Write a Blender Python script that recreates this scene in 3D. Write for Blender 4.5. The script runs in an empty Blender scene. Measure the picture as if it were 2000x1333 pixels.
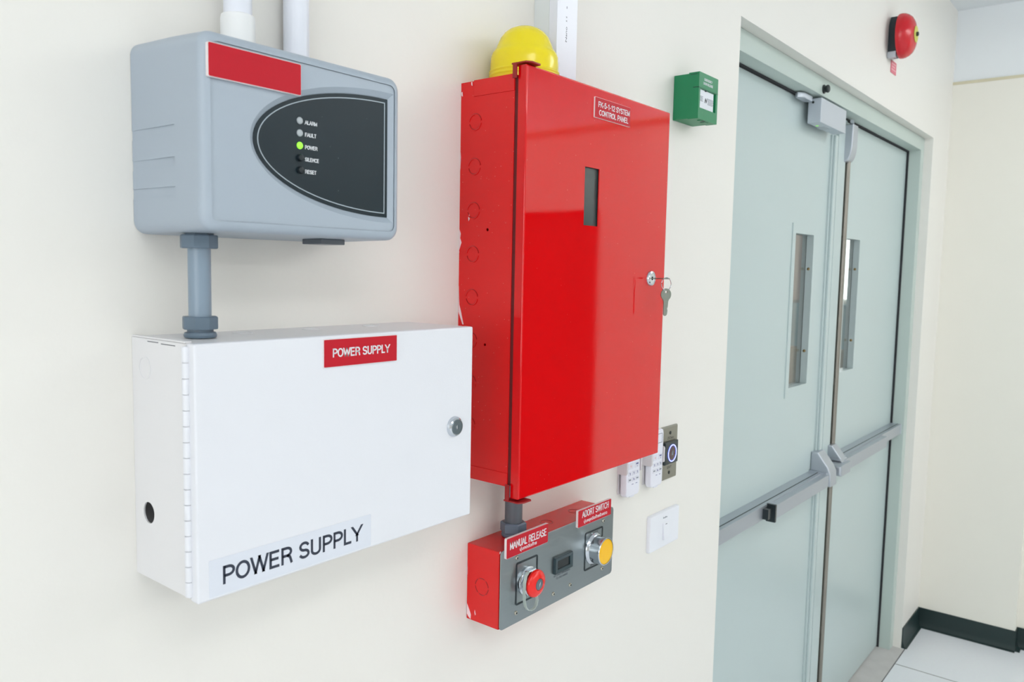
import bpy, bmesh, math, random
from mathutils import Vector, Matrix
random.seed(7)
SC = bpy.context.scene
COL = SC.collection
PI = math.pi

# ------------------------------------------------------------ camera
def make_camera():
    yaw, pitch, roll = (math.radians(v) for v in (-51.1861, -5.0622, -1.1075))
    R = Matrix.Rotation(yaw, 3, 'Z') @ Matrix.Rotation(pitch, 3, 'X') @ Matrix.Rotation(roll, 3, 'Y')
    right, fwd, up = R.col[0], R.col[1], R.col[2]
    M = Matrix((right, up, -fwd)).transposed().to_4x4()
    M.translation = Vector((0, -0.7595, 1.5856))
    cd = bpy.data.cameras.new('camera')
    cd.sensor_width = 36.0
    cd.lens = 1567.56 / 2000 * 36.0
    cd.clip_start = 0.02
    cd.dof.use_dof = True
    cd.dof.focus_distance = 1.12
    cd.dof.aperture_fstop = 11.0
    o = bpy.data.objects.new('camera', cd)
    COL.objects.link(o)
    o.matrix_world = M
    SC.camera = o
make_camera()

# ------------------------------------------------------------ world, exposure
w = bpy.data.worlds.new('world'); SC.world = w; w.use_nodes = True
w.node_tree.nodes['Background'].inputs[0].default_value = (0.85, 0.93, 1, 1)
w.node_tree.nodes['Background'].inputs[1].default_value = 1.0
SC.view_settings.view_transform = 'Standard'
SC.view_settings.look = 'None'
SC.view_settings.gamma = 1.0
SC.view_settings.use_curve_mapping = False
SC.view_settings.exposure = 0.68
LAMP_STRENGTH = 4.7
LEFT_FILL_STRENGTH = 2.0
LAMP_COLOR = (0.985, 1.0, 1.0, 1)

# ------------------------------------------------------------ materials
def lin(c):
    return tuple(((v / 255) / 12.92 if v / 255 <= .04045 else ((v / 255 + .055) / 1.055) ** 2.4) for v in c) + (1,)

def mat(name, col, rough=.5, metal=0.0, coat=0.0, coat_rough=.05, emit=None, estr=0, bump=0, bscale=200, trans=0, ior=1.5,
        vary=0.0, vscale=5, specks=None, alpha=1, spec=.5, streak=0, detail=2, rvary=0):
    m = bpy.data.materials.new(name); m.use_nodes = True
    nt = m.node_tree; N = nt.nodes; L = nt.links
    b = N['Principled BSDF']
    b.inputs['Base Color'].default_value = col
    b.inputs['Roughness'].default_value = rough
    b.inputs['Metallic'].default_value = metal
    b.inputs['Coat Weight'].default_value = coat
    b.inputs['Coat Roughness'].default_value = coat_rough
    b.inputs['IOR'].default_value = ior
    b.inputs['Transmission Weight'].default_value = trans
    b.inputs['Alpha'].default_value = alpha
    b.inputs['Specular IOR Level'].default_value = spec
    if emit:
        b.inputs['Emission Color'].default_value = emit
        b.inputs['Emission Strength'].default_value = estr
    tc = N.new('ShaderNodeTexCoord')
    src = None
    if vary or specks:
        nz = N.new('ShaderNodeTexNoise'); nz.inputs['Scale'].default_value = vscale; nz.inputs['Detail'].default_value = 3
        L.new(tc.outputs['Object'], nz.inputs['Vector'])
        mx = N.new('ShaderNodeMix'); mx.data_type = 'RGBA'
        mx.inputs['A'].default_value = tuple(c * (1 - vary) for c in col[:3]) + (1,)
        mx.inputs['B'].default_value = tuple(min(1, c * (1 + vary)) for c in col[:3]) + (1,)
        L.new(nz.outputs['Fac'], mx.inputs['Factor'])
        src = mx.outputs['Result']
        if specks:
            scol, scale, rad, keep = specks
            vo = N.new('ShaderNodeTexVoronoi'); vo.inputs['Scale'].default_value = scale
            L.new(tc.outputs['Object'], vo.inputs['Vector'])
            lt = N.new('ShaderNodeMath'); lt.operation = 'LESS_THAN'; lt.inputs[1].default_value = rad
            L.new(vo.outputs['Distance'], lt.inputs[0])
            sp = N.new('ShaderNodeSeparateColor'); L.new(vo.outputs['Color'], sp.inputs[0])
            gt = N.new('ShaderNodeMath'); gt.operation = 'GREATER_THAN'; gt.inputs[1].default_value = 1 - keep
            L.new(sp.outputs[0], gt.inputs[0])
            mu = N.new('ShaderNodeMath'); mu.operation = 'MULTIPLY'
            L.new(lt.outputs[0], mu.inputs[0]); L.new(gt.outputs[0], mu.inputs[1])
            m2 = N.new('ShaderNodeMix'); m2.data_type = 'RGBA'
            L.new(mu.outputs[0], m2.inputs['Factor']); L.new(src, m2.inputs['A']); m2.inputs['B'].default_value = scol
            src = m2.outputs['Result']
        L.new(src, b.inputs['Base Color'])
    if streak or bump:
        nb = N.new('ShaderNodeTexNoise'); nb.inputs['Scale'].default_value = bscale; nb.inputs['Detail'].default_value = detail
        if streak:
            mp = N.new('ShaderNodeMapping'); mp.inputs['Scale'].default_value = (1 / streak, 1, 1)
            if streak < 0: mp.inputs['Scale'].default_value = (1, 1, -1 / streak)
            L.new(tc.outputs['Object'], mp.inputs['Vector']); L.new(mp.outputs[0], nb.inputs['Vector'])
        else:
            L.new(tc.outputs['Object'], nb.inputs['Vector'])
        if bump:
            bp = N.new('ShaderNodeBump'); bp.inputs['Strength'].default_value = bump; bp.inputs['Distance'].default_value = .0005
            L.new(nb.outputs['Fac'], bp.inputs['Height']); L.new(bp.outputs[0], b.inputs['Normal'])
        if rvary:
            mr = N.new('ShaderNodeMapRange'); mr.inputs['To Min'].default_value = rough - rvary; mr.inputs['To Max'].default_value = rough + rvary
            L.new(nb.outputs['Fac'], mr.inputs['Value']); L.new(mr.outputs[0], b.inputs['Roughness'])
    return m

M = {}
M['wall'] = mat('cream_wall_paint', lin((238, 236, 230)), .45, bump=.35, bscale=120, vary=.012, vscale=1.5)
M['wall_warm'] = mat('cream_wall_paint_side', lin((240, 238, 228)), .5, bump=.3, bscale=120, vary=.01)
M['ceiling'] = mat('ceiling_board', lin((236, 241, 244)), .8, bump=.1, bscale=60)
M['floor'] = None
M['concrete'] = mat('threshold_concrete', lin((196, 194, 192)), .8, bump=1, bscale=60, vary=.12, vscale=14)
M['door'] = mat('grey_green_door_paint', lin((191, 206, 206)), .32, vary=.01, bump=.05, bscale=400)
M['frame'] = mat('grey_green_frame_paint', lin((192, 206, 200)), .35, vary=.01)
M['dark'] = mat('black_rubber', lin((32, 40, 42)), .5)
M['baseboard'] = mat('dark_green_black_vinyl', lin((22, 44, 44)), .42, bump=.1, bscale=300)
M['groove'] = mat('dark_joint', lin((40, 42, 46)), .8)
M['grey_plastic'] = mat('light_blue_grey_plastic', lin((168, 180, 192)), .38, bump=.12, bscale=1500)
M['black_panel'] = mat('blue_black_panel_film', lin((22, 38, 46)), .34, spec=.3, specks=(lin((90, 105, 110)), 300, .12, .02), vary=.08, vscale=30)
M['line_grey'] = mat('pale_grey_ink', lin((170, 182, 190)), .5)
M['ink_white'] = mat('white_ink', lin((226, 230, 234)), .5, emit=None)
M['ink_dark'] = mat('dark_blue_black_ink', lin((40, 48, 66)), .5)
M['ink_black'] = mat('black_ink', lin((20, 24, 28)), .5)
M['lamp_off'] = mat('unlit_grey_lens', lin((178, 186, 190)), .3)
M['lamp_green'] = mat('lit_green_lens', lin((120, 220, 60)), .3, emit=lin((150, 255, 60)), estr=.6)
M['button_black'] = mat('black_button_rubber', lin((20, 30, 36)), .4)
M['red_label'] = mat('red_engraved_label', lin((192, 14, 36)), .5, spec=.3, vary=.03, vscale=60)
M['label_core'] = mat('white_label_core', lin((240, 232, 232)), .4)
M['red_paint'] = mat('glossy_red_enamel', lin((218, 4, 12)), .032, spec=.5, bump=.015, bscale=700, vary=.03, vscale=12,
                     specks=(lin((236, 120, 110)), 110, .05, .28))
M['red_paint_side'] = mat('red_enamel_orange_peel', lin((222, 14, 16)), .26, bump=.25, bscale=1500, vary=.04, vscale=10,
                     specks=(lin((240, 150, 140)), 140, .055, .22))
M['red_dark'] = mat('dark_red_folded_steel', lin((150, 10, 16)), .4)
M['gap_red'] = mat('unlit_inner_flange_red', lin((96, 8, 12)), .6)
M['chip_white'] = mat('bare_primer_chip', lin((245, 215, 220)), .6)
M['white_paint'] = mat('white_powder_coat', lin((231, 233, 239)), .34, bump=.15, bscale=900, vary=.008, vscale=8)
M['white_side'] = mat('white_powder_coat_body', lin((230, 230, 232)), .38, bump=.15, bscale=900)
M['paper'] = mat('laminated_paper_label', lin((222, 227, 237)), .25, vary=.02, vscale=40)
M['chrome'] = mat('chrome', lin((205, 210, 216)), .13, metal=1)
M['chrome_dark'] = mat('dull_lock_metal', lin((120, 132, 140)), .35, metal=1)
M['steel'] = mat('brushed_stainless_plate', lin((150, 158, 160)), .34, metal=1, bump=.25, bscale=260, streak=18, rvary=.07)
M['steel_warm'] = mat('brushed_nickel_plate', lin((160, 158, 148)), .36, metal=1, bump=.2, bscale=300, streak=-14)
M['screw'] = mat('screw_steel', lin((190, 186, 174)), .3, metal=1)
M['brass'] = mat('dull_brass', lin((150, 130, 90)), .4, metal=1)
M['key'] = mat('worn_nickel_key', lin((140, 146, 138)), .36, metal=1, vary=.08, vscale=120)
M['pvc_white'] = mat('white_pvc', lin((232, 236, 246)), .3, vary=.01)
M['pvc_white2'] = mat('white_pvc_socket', lin((240, 242, 243)), .35, bump=.1, bscale=200)
M['trunk'] = mat('white_trunking_side', lin((224, 230, 232)), .4)
M['conduit'] = mat('blue_grey_pvc_conduit', lin((134, 152, 168)), .32, bump=.2, bscale=300)
M['conduit_nut'] = mat('slate_grey_pvc_adaptor', lin((98, 116, 132)), .4, bump=.15, bscale=300)
M['conduit_dark'] = mat('dark_grey_pvc_conduit', lin((92, 98, 106)), .38, bump=.2, bscale=300)
M['yellow'] = mat('glossy_yellow_plastic', lin((244, 224, 22)), .2, vary=.01)
M['yellow_button'] = mat('amber_yellow_lens', lin((255, 196, 0)), .12)
M['red_button'] = mat('red_mushroom_plastic', lin((240, 32, 26)), .15)
M['green'] = mat('green_plastic', lin((0, 128, 80)), .42, vary=.02, specks=(lin((90, 190, 140)), 130, .06, .15), spec=.6)
M['green_front'] = M['green']
M['card'] = mat('white_call_point_card', lin((232, 236, 244)), .2)
M['card_ink'] = mat('grey_card_print', lin((120, 128, 138)), .5)
M['remote'] = mat('white_remote_plastic', lin((232, 234, 244)), .35)
M['holder'] = mat('translucent_white_holder', lin((236, 232, 236)), .3, alpha=.78)
M['remote_key'] = mat('pale_button', lin((222, 224, 234)), .35)
M['remote_ink'] = mat('blue_button_print', lin((96, 100, 150)), .5)
M['remote_ink_red'] = mat('red_button_print', lin((230, 150, 140)), .5)
M['switch'] = mat('white_switch_plastic', lin((236, 239, 246)), .3)
M['black_gloss'] = mat('black_glossy_housing', lin((30, 40, 44)), .2)
M['maroon'] = mat('smoked_sensor_lens', lin((84, 62, 66)), .2)
M['ring_blue'] = mat('lit_blue_ring', lin((40, 60, 230)), .3, emit=lin((70, 90, 255)), estr=3.0)
M['ring_white'] = mat('lit_ring_highlight', lin((190, 190, 255)), .3, emit=lin((190, 195, 255)), estr=1.4)
M['alu'] = mat('satin_aluminium', lin((186, 192, 200)), .42, metal=.75, vary=.01)
M['alu_box'] = mat('silver_painted_steel', lin((196, 203, 212)), .4, metal=.45, vary=.01)
M['bronze_rod'] = mat('dull_metal_rod', lin((146, 142, 134)), .4, metal=.8)
M['glass'] = mat('window_glass', (1, 1, 1, 1), .02, trans=1, ior=1.45)
M['dark_glass'] = mat('smoked_window', lin((70, 80, 80)), .15)
M['bell_red'] = mat('bell_red_enamel', lin((205, 26, 40)), .2)
M['bell_black'] = mat('bell_black_base', lin((28, 44, 52)), .4)
M['bell_yellow'] = mat('bell_yellow_disc', lin((206, 204, 96)), .5)
M['pink_sign'] = mat('faded_red_sticker', lin((222, 120, 134)), .5)
M['sign_ink'] = mat('pale_sticker_print', lin((238, 180, 188)), .5)
M['lcd'] = mat('dark_display_window', lin((12, 22, 24)), .1)
M['bezel'] = mat('dark_teal_display_bezel', lin((48, 66, 72)), .35)
M['frame_black'] = mat('black_legend_outline', lin((22, 36, 42)), .35)
M['tag_metal'] = mat('dull_metal_strap', lin((206, 216, 210)), .3, metal=.5)
M['trim_tan'] = mat('cream_ledge_paint', lin((214, 208, 180)), .5)
M['lamp_housing'] = mat('lamp_housing_white', lin((235, 235, 235)), .5)
M['diffuser'] = mat('lit_diffuser', (1, 1, 1, 1), .5, emit=LAMP_COLOR, estr=LAMP_STRENGTH)
M['daylight'] = mat('bright_daylight_pane', (1, 1, 1, 1), .5, emit=(.93, 1, .96, 1), estr=2.2)
M['fill_pane'] = mat('left_fill_pane', (1, 1, 1, 1), .5, emit=(.99, .99, .985, 1), estr=LEFT_FILL_STRENGTH)
M['corridor_wall'] = mat('corridor_beige_paint', lin((188, 186, 178)), .7)
M['corridor_brown'] = mat('brown_cabinet_board', lin((160, 150, 128)), .6)
M['corridor_teal'] = mat('teal_partition_board', lin((150, 184, 192)), .5)
M['corridor_pink'] = mat('pinkish_curtain', lin((196, 176, 168)), .8)
M['dark_room'] = mat('dim_doorway_brown', lin((58, 44, 40)), .5, vary=.1, vscale=4)

def floor_mat():
    m = mat('raised_floor_tile', lin((238, 242, 247)), .38, vary=.02, vscale=80)
    nt = m.node_tree; N = nt.nodes; L = nt.links; b = N['Principled BSDF']
    tc = N.new('ShaderNodeTexCoord'); mp = N.new('ShaderNodeMapping')
    mp.inputs['Location'].default_value = (-FLX, -FLY, 0)
    L.new(tc.outputs['Object'], mp.inputs['Vector'])
    br = N.new('ShaderNodeTexBrick')
    br.offset = 0; br.inputs['Scale'].default_value = 1
    br.inputs['Brick Width'].default_value = .6; br.inputs['Row Height'].default_value = .6
    br.inputs['Mortar Size'].default_value = .0022; br.inputs['Mortar Smooth'].default_value = .1
    old = b.inputs['Base Color'].links[0].from_socket
    L.new(mp.outputs[0], br.inputs['Vector'])
    L.new(old, br.inputs['Color1']); L.new(old, br.inputs['Color2'])
    br.inputs['Mortar'].default_value = lin((30, 32, 38))
    nz = N.new('ShaderNodeTexNoise'); nz.inputs['Scale'].default_value = 420
    L.new(tc.outputs['Object'], nz.inputs['Vector'])
    mx = N.new('ShaderNodeMix'); mx.data_type = 'RGBA'; mx.blend_type = 'MULTIPLY'; mx.inputs['Factor'].default_value = .12
    L.new(br.outputs['Color'], mx.inputs['A']); L.new(nz.outputs['Color'], mx.inputs['B'])
    L.new(mx.outputs['Result'], b.inputs['Base Color'])
    return m
FLX, FLY = 3.48, -.015
# ------------------------------------------------------------ object helpers
def wloc(o):
    v = Vector((0, 0, 0))
    while o is not None:
        v += o.location; o = o.parent
    return v

def finish(bm, sharp=38, recalc=True):
    if recalc: bmesh.ops.recalc_face_normals(bm, faces=bm.faces)
    for f in bm.faces: f.smooth = True
    for e in bm.edges:
        if len(e.link_faces) == 2:
            if e.calc_face_angle(0) > math.radians(sharp): e.smooth = False
        else: e.smooth = False

def obj(name, bm, mats, parent=None, sharp=38, recalc=True, label=None):
    finish(bm, sharp, recalc)
    base = wloc(parent) if parent is not None else None
    if base is None:
        # origin at the bottom centre of the mesh
        xs = [v.co.x for v in bm.verts]; ys = [v.co.y for v in bm.verts]; zs = [v.co.z for v in bm.verts]
        base = Vector(((min(xs) + max(xs)) / 2, (min(ys) + max(ys)) / 2, min(zs)))
        loc = base
    else: loc = Vector((0, 0, 0))
    for v in bm.verts: v.co -= base
    me = bpy.data.meshes.new(name); bm.to_mesh(me); bm.free()
    for m in (mats if isinstance(mats, (list, tuple)) else [mats]): me.materials.append(m)
    o = bpy.data.objects.new(name, me); COL.objects.link(o)
    o.parent = parent; o.location = loc
    if label: o['label'] = label
    wn_ = o.modifiers.new('weighted_normals', 'WEIGHTED_NORMAL'); wn_.keep_sharp = True; wn_.weight = 80
    return o

def thing(name, loc, label, cat, group=None):
    o = bpy.data.objects.new(name, None); COL.objects.link(o)
    o.empty_display_size = .05
    o.location = loc; o['label'] = label; o['category'] = cat
    if group: o['group'] = group
    return o

def tag(o, label, cat, group=None):
    o['label'] = label; o['category'] = cat
    if group: o['group'] = group
    return o

def struct(name, bm, m, **k):
    o = obj(name, bm, m, **k); o['kind'] = 'structure'; return o

def B(): return bmesh.new()

def box(bm, x0, x1, y0, y1, z0, z1, bevel=0, seg=2, mi=0, edges=None):
    r = bmesh.ops.create_cube(bm, size=1)
    vs = r['verts']
    for v in vs:
        v.co = Vector((x0 + (v.co.x + .5) * (x1 - x0), y0 + (v.co.y + .5) * (y1 - y0), z0 + (v.co.z + .5) * (z1 - z0)))
    fs = {f for v in vs for f in v.link_faces}
    for f in fs: f.material_index = mi
    if bevel:
        es = list({e for v in vs for e in v.link_edges})
        if edges: es = [e for e in es if edges((e.verts[0].co + e.verts[1].co) / 2)]
        bmesh.ops.bevel(bm, geom=es, offset=bevel, segments=seg, affect='EDGES', profile=.5)
    return vs

def pt(axis, a, b, h):
    return {'x': Vector((h, a, b)), 'y': Vector((a, h, b)), 'z': Vector((a, b, h))}[axis]

def prism(bm, pts, axis, h0, h1, mi=0, bevel=0, seg=2):
    a = [bm.verts.new(pt(axis, p[0], p[1], h0)) for p in pts]
    b = [bm.verts.new(pt(axis, p[0], p[1], h1)) for p in pts]
    n = len(pts); fs = [bm.faces.new(a), bm.faces.new(list(reversed(b)))]
    for i in range(n): fs.append(bm.faces.new((a[i], a[(i + 1) % n], b[(i + 1) % n], b[i])))
    for f in fs: f.material_index = mi
    bmesh.ops.recalc_face_normals(bm, faces=fs)
    if bevel:
        es = list({e for f in fs[:2] for e in f.edges})
        bmesh.ops.bevel(bm, geom=es, offset=bevel, segments=seg, affect='EDGES', profile=.5)

def lathe(bm, prof, c, axis='y', n=40, mi=0, cap=True, mis=None):
    """prof: (radius, height) list; c centre (two in-plane coords); axis of revolution"""
    loops = []
    for r, h in prof:
        if r < 1e-6: loops.append([bm.verts.new(pt(axis, c[0], c[1], h))]); continue
        loops.append([bm.verts.new(pt(axis, c[0] + r * math.cos(2 * PI * i / n), c[1] + r * math.sin(2 * PI * i / n), h)) for i in range(n)])
    for k in range(len(loops) - 1):
        A, C = loops[k], loops[k + 1]; m_ = mis[k] if mis else mi
        if len(A) == 1 and len(C) == 1: continue
        for i in range(n):
            j = (i + 1) % n
            if len(A) == 1: f = bm.faces.new((A[0], C[i], C[j]))
            elif len(C) == 1: f = bm.faces.new((A[i], A[j], C[0]))
            else: f = bm.faces.new((A[i], A[j], C[j], C[i]))
            f.material_index = m_
    if cap:
        if len(loops[0]) > 1: bm.faces.new(list(reversed(loops[0]))).material_index = mis[0] if mis else mi
        if len(loops[-1]) > 1: bm.faces.new(loops[-1]).material_index = mis[-1] if mis else mi

def cyl(bm, c, axis, r, h0, h1, n=32, mi=0, ch=0):
    lo, hi = min(h0, h1), max(h0, h1)
    if ch: lathe(bm, [(r - ch, lo), (r, lo + ch), (r, hi - ch), (r - ch, hi)], c, axis, n, mi)
    else: lathe(bm, [(r, lo), (r, hi)], c, axis, n, mi)

def ring_flat(bm, c, axis, r0, r1, h0, h1, n=36, a0=0, a1=2 * PI, mi=0):
    """flat ring or arc with rectangular section"""
    full = abs(a1 - a0 - 2 * PI) < 1e-6
    m = n if full else n + 1
    L = []
    for i in range(m):
        a = a0 + (a1 - a0) * i / n
        L.append([bm.verts.new(pt(axis, c[0] + r * math.cos(a), c[1] + r * math.sin(a), h)) for r, h in ((r0, h0), (r1, h0), (r1, h1), (r0, h1))])
    for i in range(n):
        A, C = L[i], L[(i + 1) % m]
        for k in range(4): bm.faces.new((A[k], A[(k + 1) % 4], C[(k + 1) % 4], C[k])).material_index = mi
    if not full:
        bm.faces.new(L[0]); bm.faces.new(L[-1])

def rrect(x0, x1, z0, z1, r, n=6):
    P = []
    for cx, cz, a in ((x1 - r, z1 - r, 0), (x0 + r, z1 - r, PI / 2), (x0 + r, z0 + r, PI), (x1 - r, z0 + r, 1.5 * PI)):
        for i in range(n + 1):
            t = a + PI / 2 * i / n; P.append((cx + r * math.cos(t), cz + r * math.sin(t)))
    return P

def loft(bm, loops, cap0=True, cap1=True, mi=0):
    """loops: lists of 3D points with equal count"""
    V = [[bm.verts.new(p) for p in l] for l in loops]; n = len(V[0])
    for A, C in zip(V, V[1:]):
        for i in range(n): bm.faces.new((A[i], A[(i + 1) % n], C[(i + 1) % n], C[i])).material_index = mi
    if cap0: bm.faces.new(list(reversed(V[0]))).material_index = mi
    if cap1: bm.faces.new(V[-1]).material_index = mi
    return V

def plane_with_holes(bm, outer, holes, axis, h, mi=0):
    """flat face with holes; returns vertex loops"""
    loops = []; es = []
    for pts in [outer] + holes:
        vs = [bm.verts.new(pt(axis, p[0], p[1], h)) for p in pts]
        for i in range(len(vs)): es.append(bm.edges.new((vs[i], vs[(i + 1) % len(vs)])))
        loops.append(vs)
    r = bmesh.ops.triangle_fill(bm, use_beauty=True, use_dissolve=False, edges=es)
    for g in r['geom']:
        if isinstance(g, bmesh.types.BMFace): g.material_index = mi
    return loops

def wallring(bm, loop, axis, h, mi=0):
    """extrude an existing vertex loop along the axis to coordinate h"""
    i = 'xyz'.index(axis); new = []
    for v in loop:
        c = v.co.copy(); c[i] = h; new.append(bm.verts.new(c))
    n = len(loop)
    for k in range(n): bm.faces.new((loop[k], loop[(k + 1) % n], new[(k + 1) % n], new[k])).material_index = mi
    return new

def circ(c, r, n=28, rev=False): return [(c[0] + r * math.cos(2 * PI * i / n), c[1] + r * math.sin(2 * PI * i / n)) for i in range(n)]

def plate_with_hole(bm, outer, holes, axis, h0, h1, mi=0, mi_side=None):
    ms = mi if mi_side is None else mi_side
    A = plane_with_holes(bm, outer, holes, axis, h0, mi)
    C = plane_with_holes(bm, outer, holes, axis, h1, ms)
    for a, c in zip(A, C):
        n = len(a)
        for k in range(n): bm.faces.new((a[k], a[(k + 1) % n], c[(k + 1) % n], c[k])).material_index = ms

def text(parent, name, s, x0, x1, z0, z1, y, m, depth=.0004, vertical=False, space=1.0, bold=0.0, label=None):
    """lettering on a plane facing -y, stretched to the box x0..x1, z0..z1"""
    c = bpy.data.curves.new(name, 'FONT'); c.body = s; c.space_character = space; c.offset = bold
    c.resolution_u = 4
    t = bpy.data.objects.new(name, c); COL.objects.link(t)
    bpy.context.view_layer.update()
    me = bpy.data.meshes.new_from_object(t.evaluated_get(bpy.context.evaluated_depsgraph_get()))
    COL.objects.unlink(t); bpy.data.objects.remove(t)
    bm = B(); bm.from_mesh(me); bpy.data.meshes.remove(me)
    if not bm.verts: bm.free(); return None
    if vertical:
        for v in bm.verts: v.co = Vector((-v.co.y, v.co.x, 0))
    ax = min(v.co.x for v in bm.verts); bx = max(v.co.x for v in bm.verts)
    az = min(v.co.y for v in bm.verts); bz = max(v.co.y for v in bm.verts)
    for v in bm.verts:
        v.co = Vector((x0 + (v.co.x - ax) / (bx - ax) * (x1 - x0), y, z0 + (v.co.y - az) / (bz - az) * (z1 - z0)))
    r = bmesh.ops.extrude_face_region(bm, geom=list(bm.faces))
    for g in r['geom']:
        if isinstance(g, bmesh.types.BMVert): g.co.y = y - depth
    return obj(name, bm, m, parent, label=label)

def arc(cx, cz, rx, rz, a0, a1, n=10):
    return [(cx + rx * math.cos(math.radians(a0 + (a1 - a0) * i / n)), cz + rz * math.sin(math.radians(a0 + (a1 - a0) * i / n))) for i in range(n + 1)]
# monoline grotesque capitals on a unit cap height: (advance width, strokes)
def _glyphs():
    G = {}
    G['A'] = (.70, [[(.03, 0), (.35, 1), (.67, 0)], [(.13, .33), (.57, .33)]])
    bowl = lambda z0, z1, x: [(.1, z1), (x - (z1 - z0) / 2, z1)] + arc(x - (z1 - z0) / 2, (z0 + z1) / 2, (z1 - z0) / 2, (z1 - z0) / 2, 90, -90) + [(.1, z0)]
    G['B'] = (.70, [[(.1, 0), (.1, 1)], bowl(.53, 1, .60), bowl(0, .53, .64)])
    G['C'] = (.74, [arc(.40, .5, .33, .5, 48, 312, 20)])
    G['D'] = (.74, [[(.1, 0), (.1, 1), (.34, 1)] + arc(.34, .5, .33, .5, 90, -90, 14) + [(.1, 0)]])
    G['E'] = (.66, [[(.62, 1), (.1, 1), (.1, 0), (.63, 0)], [(.1, .52), (.58, .52)]])
    G['F'] = (.61, [[(.60, 1), (.1, 1), (.1, 0)], [(.1, .50), (.53, .50)]])
    G['G'] = (.78, [arc(.40, .5, .33, .5, 48, 330, 20) + [(.70, .46), (.42, .46)]])
    G['H'] = (.73, [[(.1, 0), (.1, 1)], [(.63, 0), (.63, 1)], [(.1, .52), (.63, .52)]])
    G['I'] = (.27, [[(.135, 0), (.135, 1)]])
    G['K'] = (.71, [[(.1, 0), (.1, 1)], [(.64, 1), (.1, .38)], [(.28, .58), (.67, 0)]])
    G['L'] = (.58, [[(.1, 1), (.1, 0), (.56, 0)]])
    G['M'] = (.86, [[(.1, 0), (.1, 1), (.43, .08), (.76, 1), (.76, 0)]])
    G['N'] = (.73, [[(.1, 0), (.1, 1), (.63, 0), (.63, 1)]])
    G['O'] = (.80, [arc(.40, .5, .34, .5, 0, 360, 26)])
    G['P'] = (.67, [[(.1, 0), (.1, 1)], bowl(.45, 1, .62)])
    G['R'] = (.72, [[(.1, 0), (.1, 1)], bowl(.48, 1, .63), [(.40, .48), (.55, .38), (.60, .22), (.65, 0)]])
    G['S'] = (.67, [arc(.335, .745, .255, .255, 25, 270, 14) + arc(.335, .245, .27, .245, 90, -155, 14)])
    G['T'] = (.64, [[(.02, 1), (.62, 1)], [(.32, 0), (.32, 1)]])
    G['U'] = (.73, [[(.1, 1), (.1, .27)] + arc(.365, .27, .265, .27, 180, 360, 12) + [(.63, 1)]])
    G['W'] = (.98, [[(.03, 1), (.26, 0), (.49, 1), (.72, 0), (.95, 1)]])
    G['Y'] = (.68, [[(.02, 1), (.34, .44), (.66, 1)], [(.34, .44), (.34, 0)]])
    G['1'] = (.55, [[(.12, .76), (.34, 1), (.34, 0)]])
    G['2'] = (.60, [arc(.30, .72, .24, .28, 165, -20, 12) + [(.06, 0), (.56, 0)]])
    G['5'] = (.60, [[(.52, 1), (.14, 1), (.09, .50)] + arc(.29, .32, .25, .32, 125, -150, 14)])
    G['-'] = (.36, [[(.05, .38), (.31, .38)]])
    G[' '] = (.30, [])
    return G
GLYPHS = _glyphs()

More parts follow.
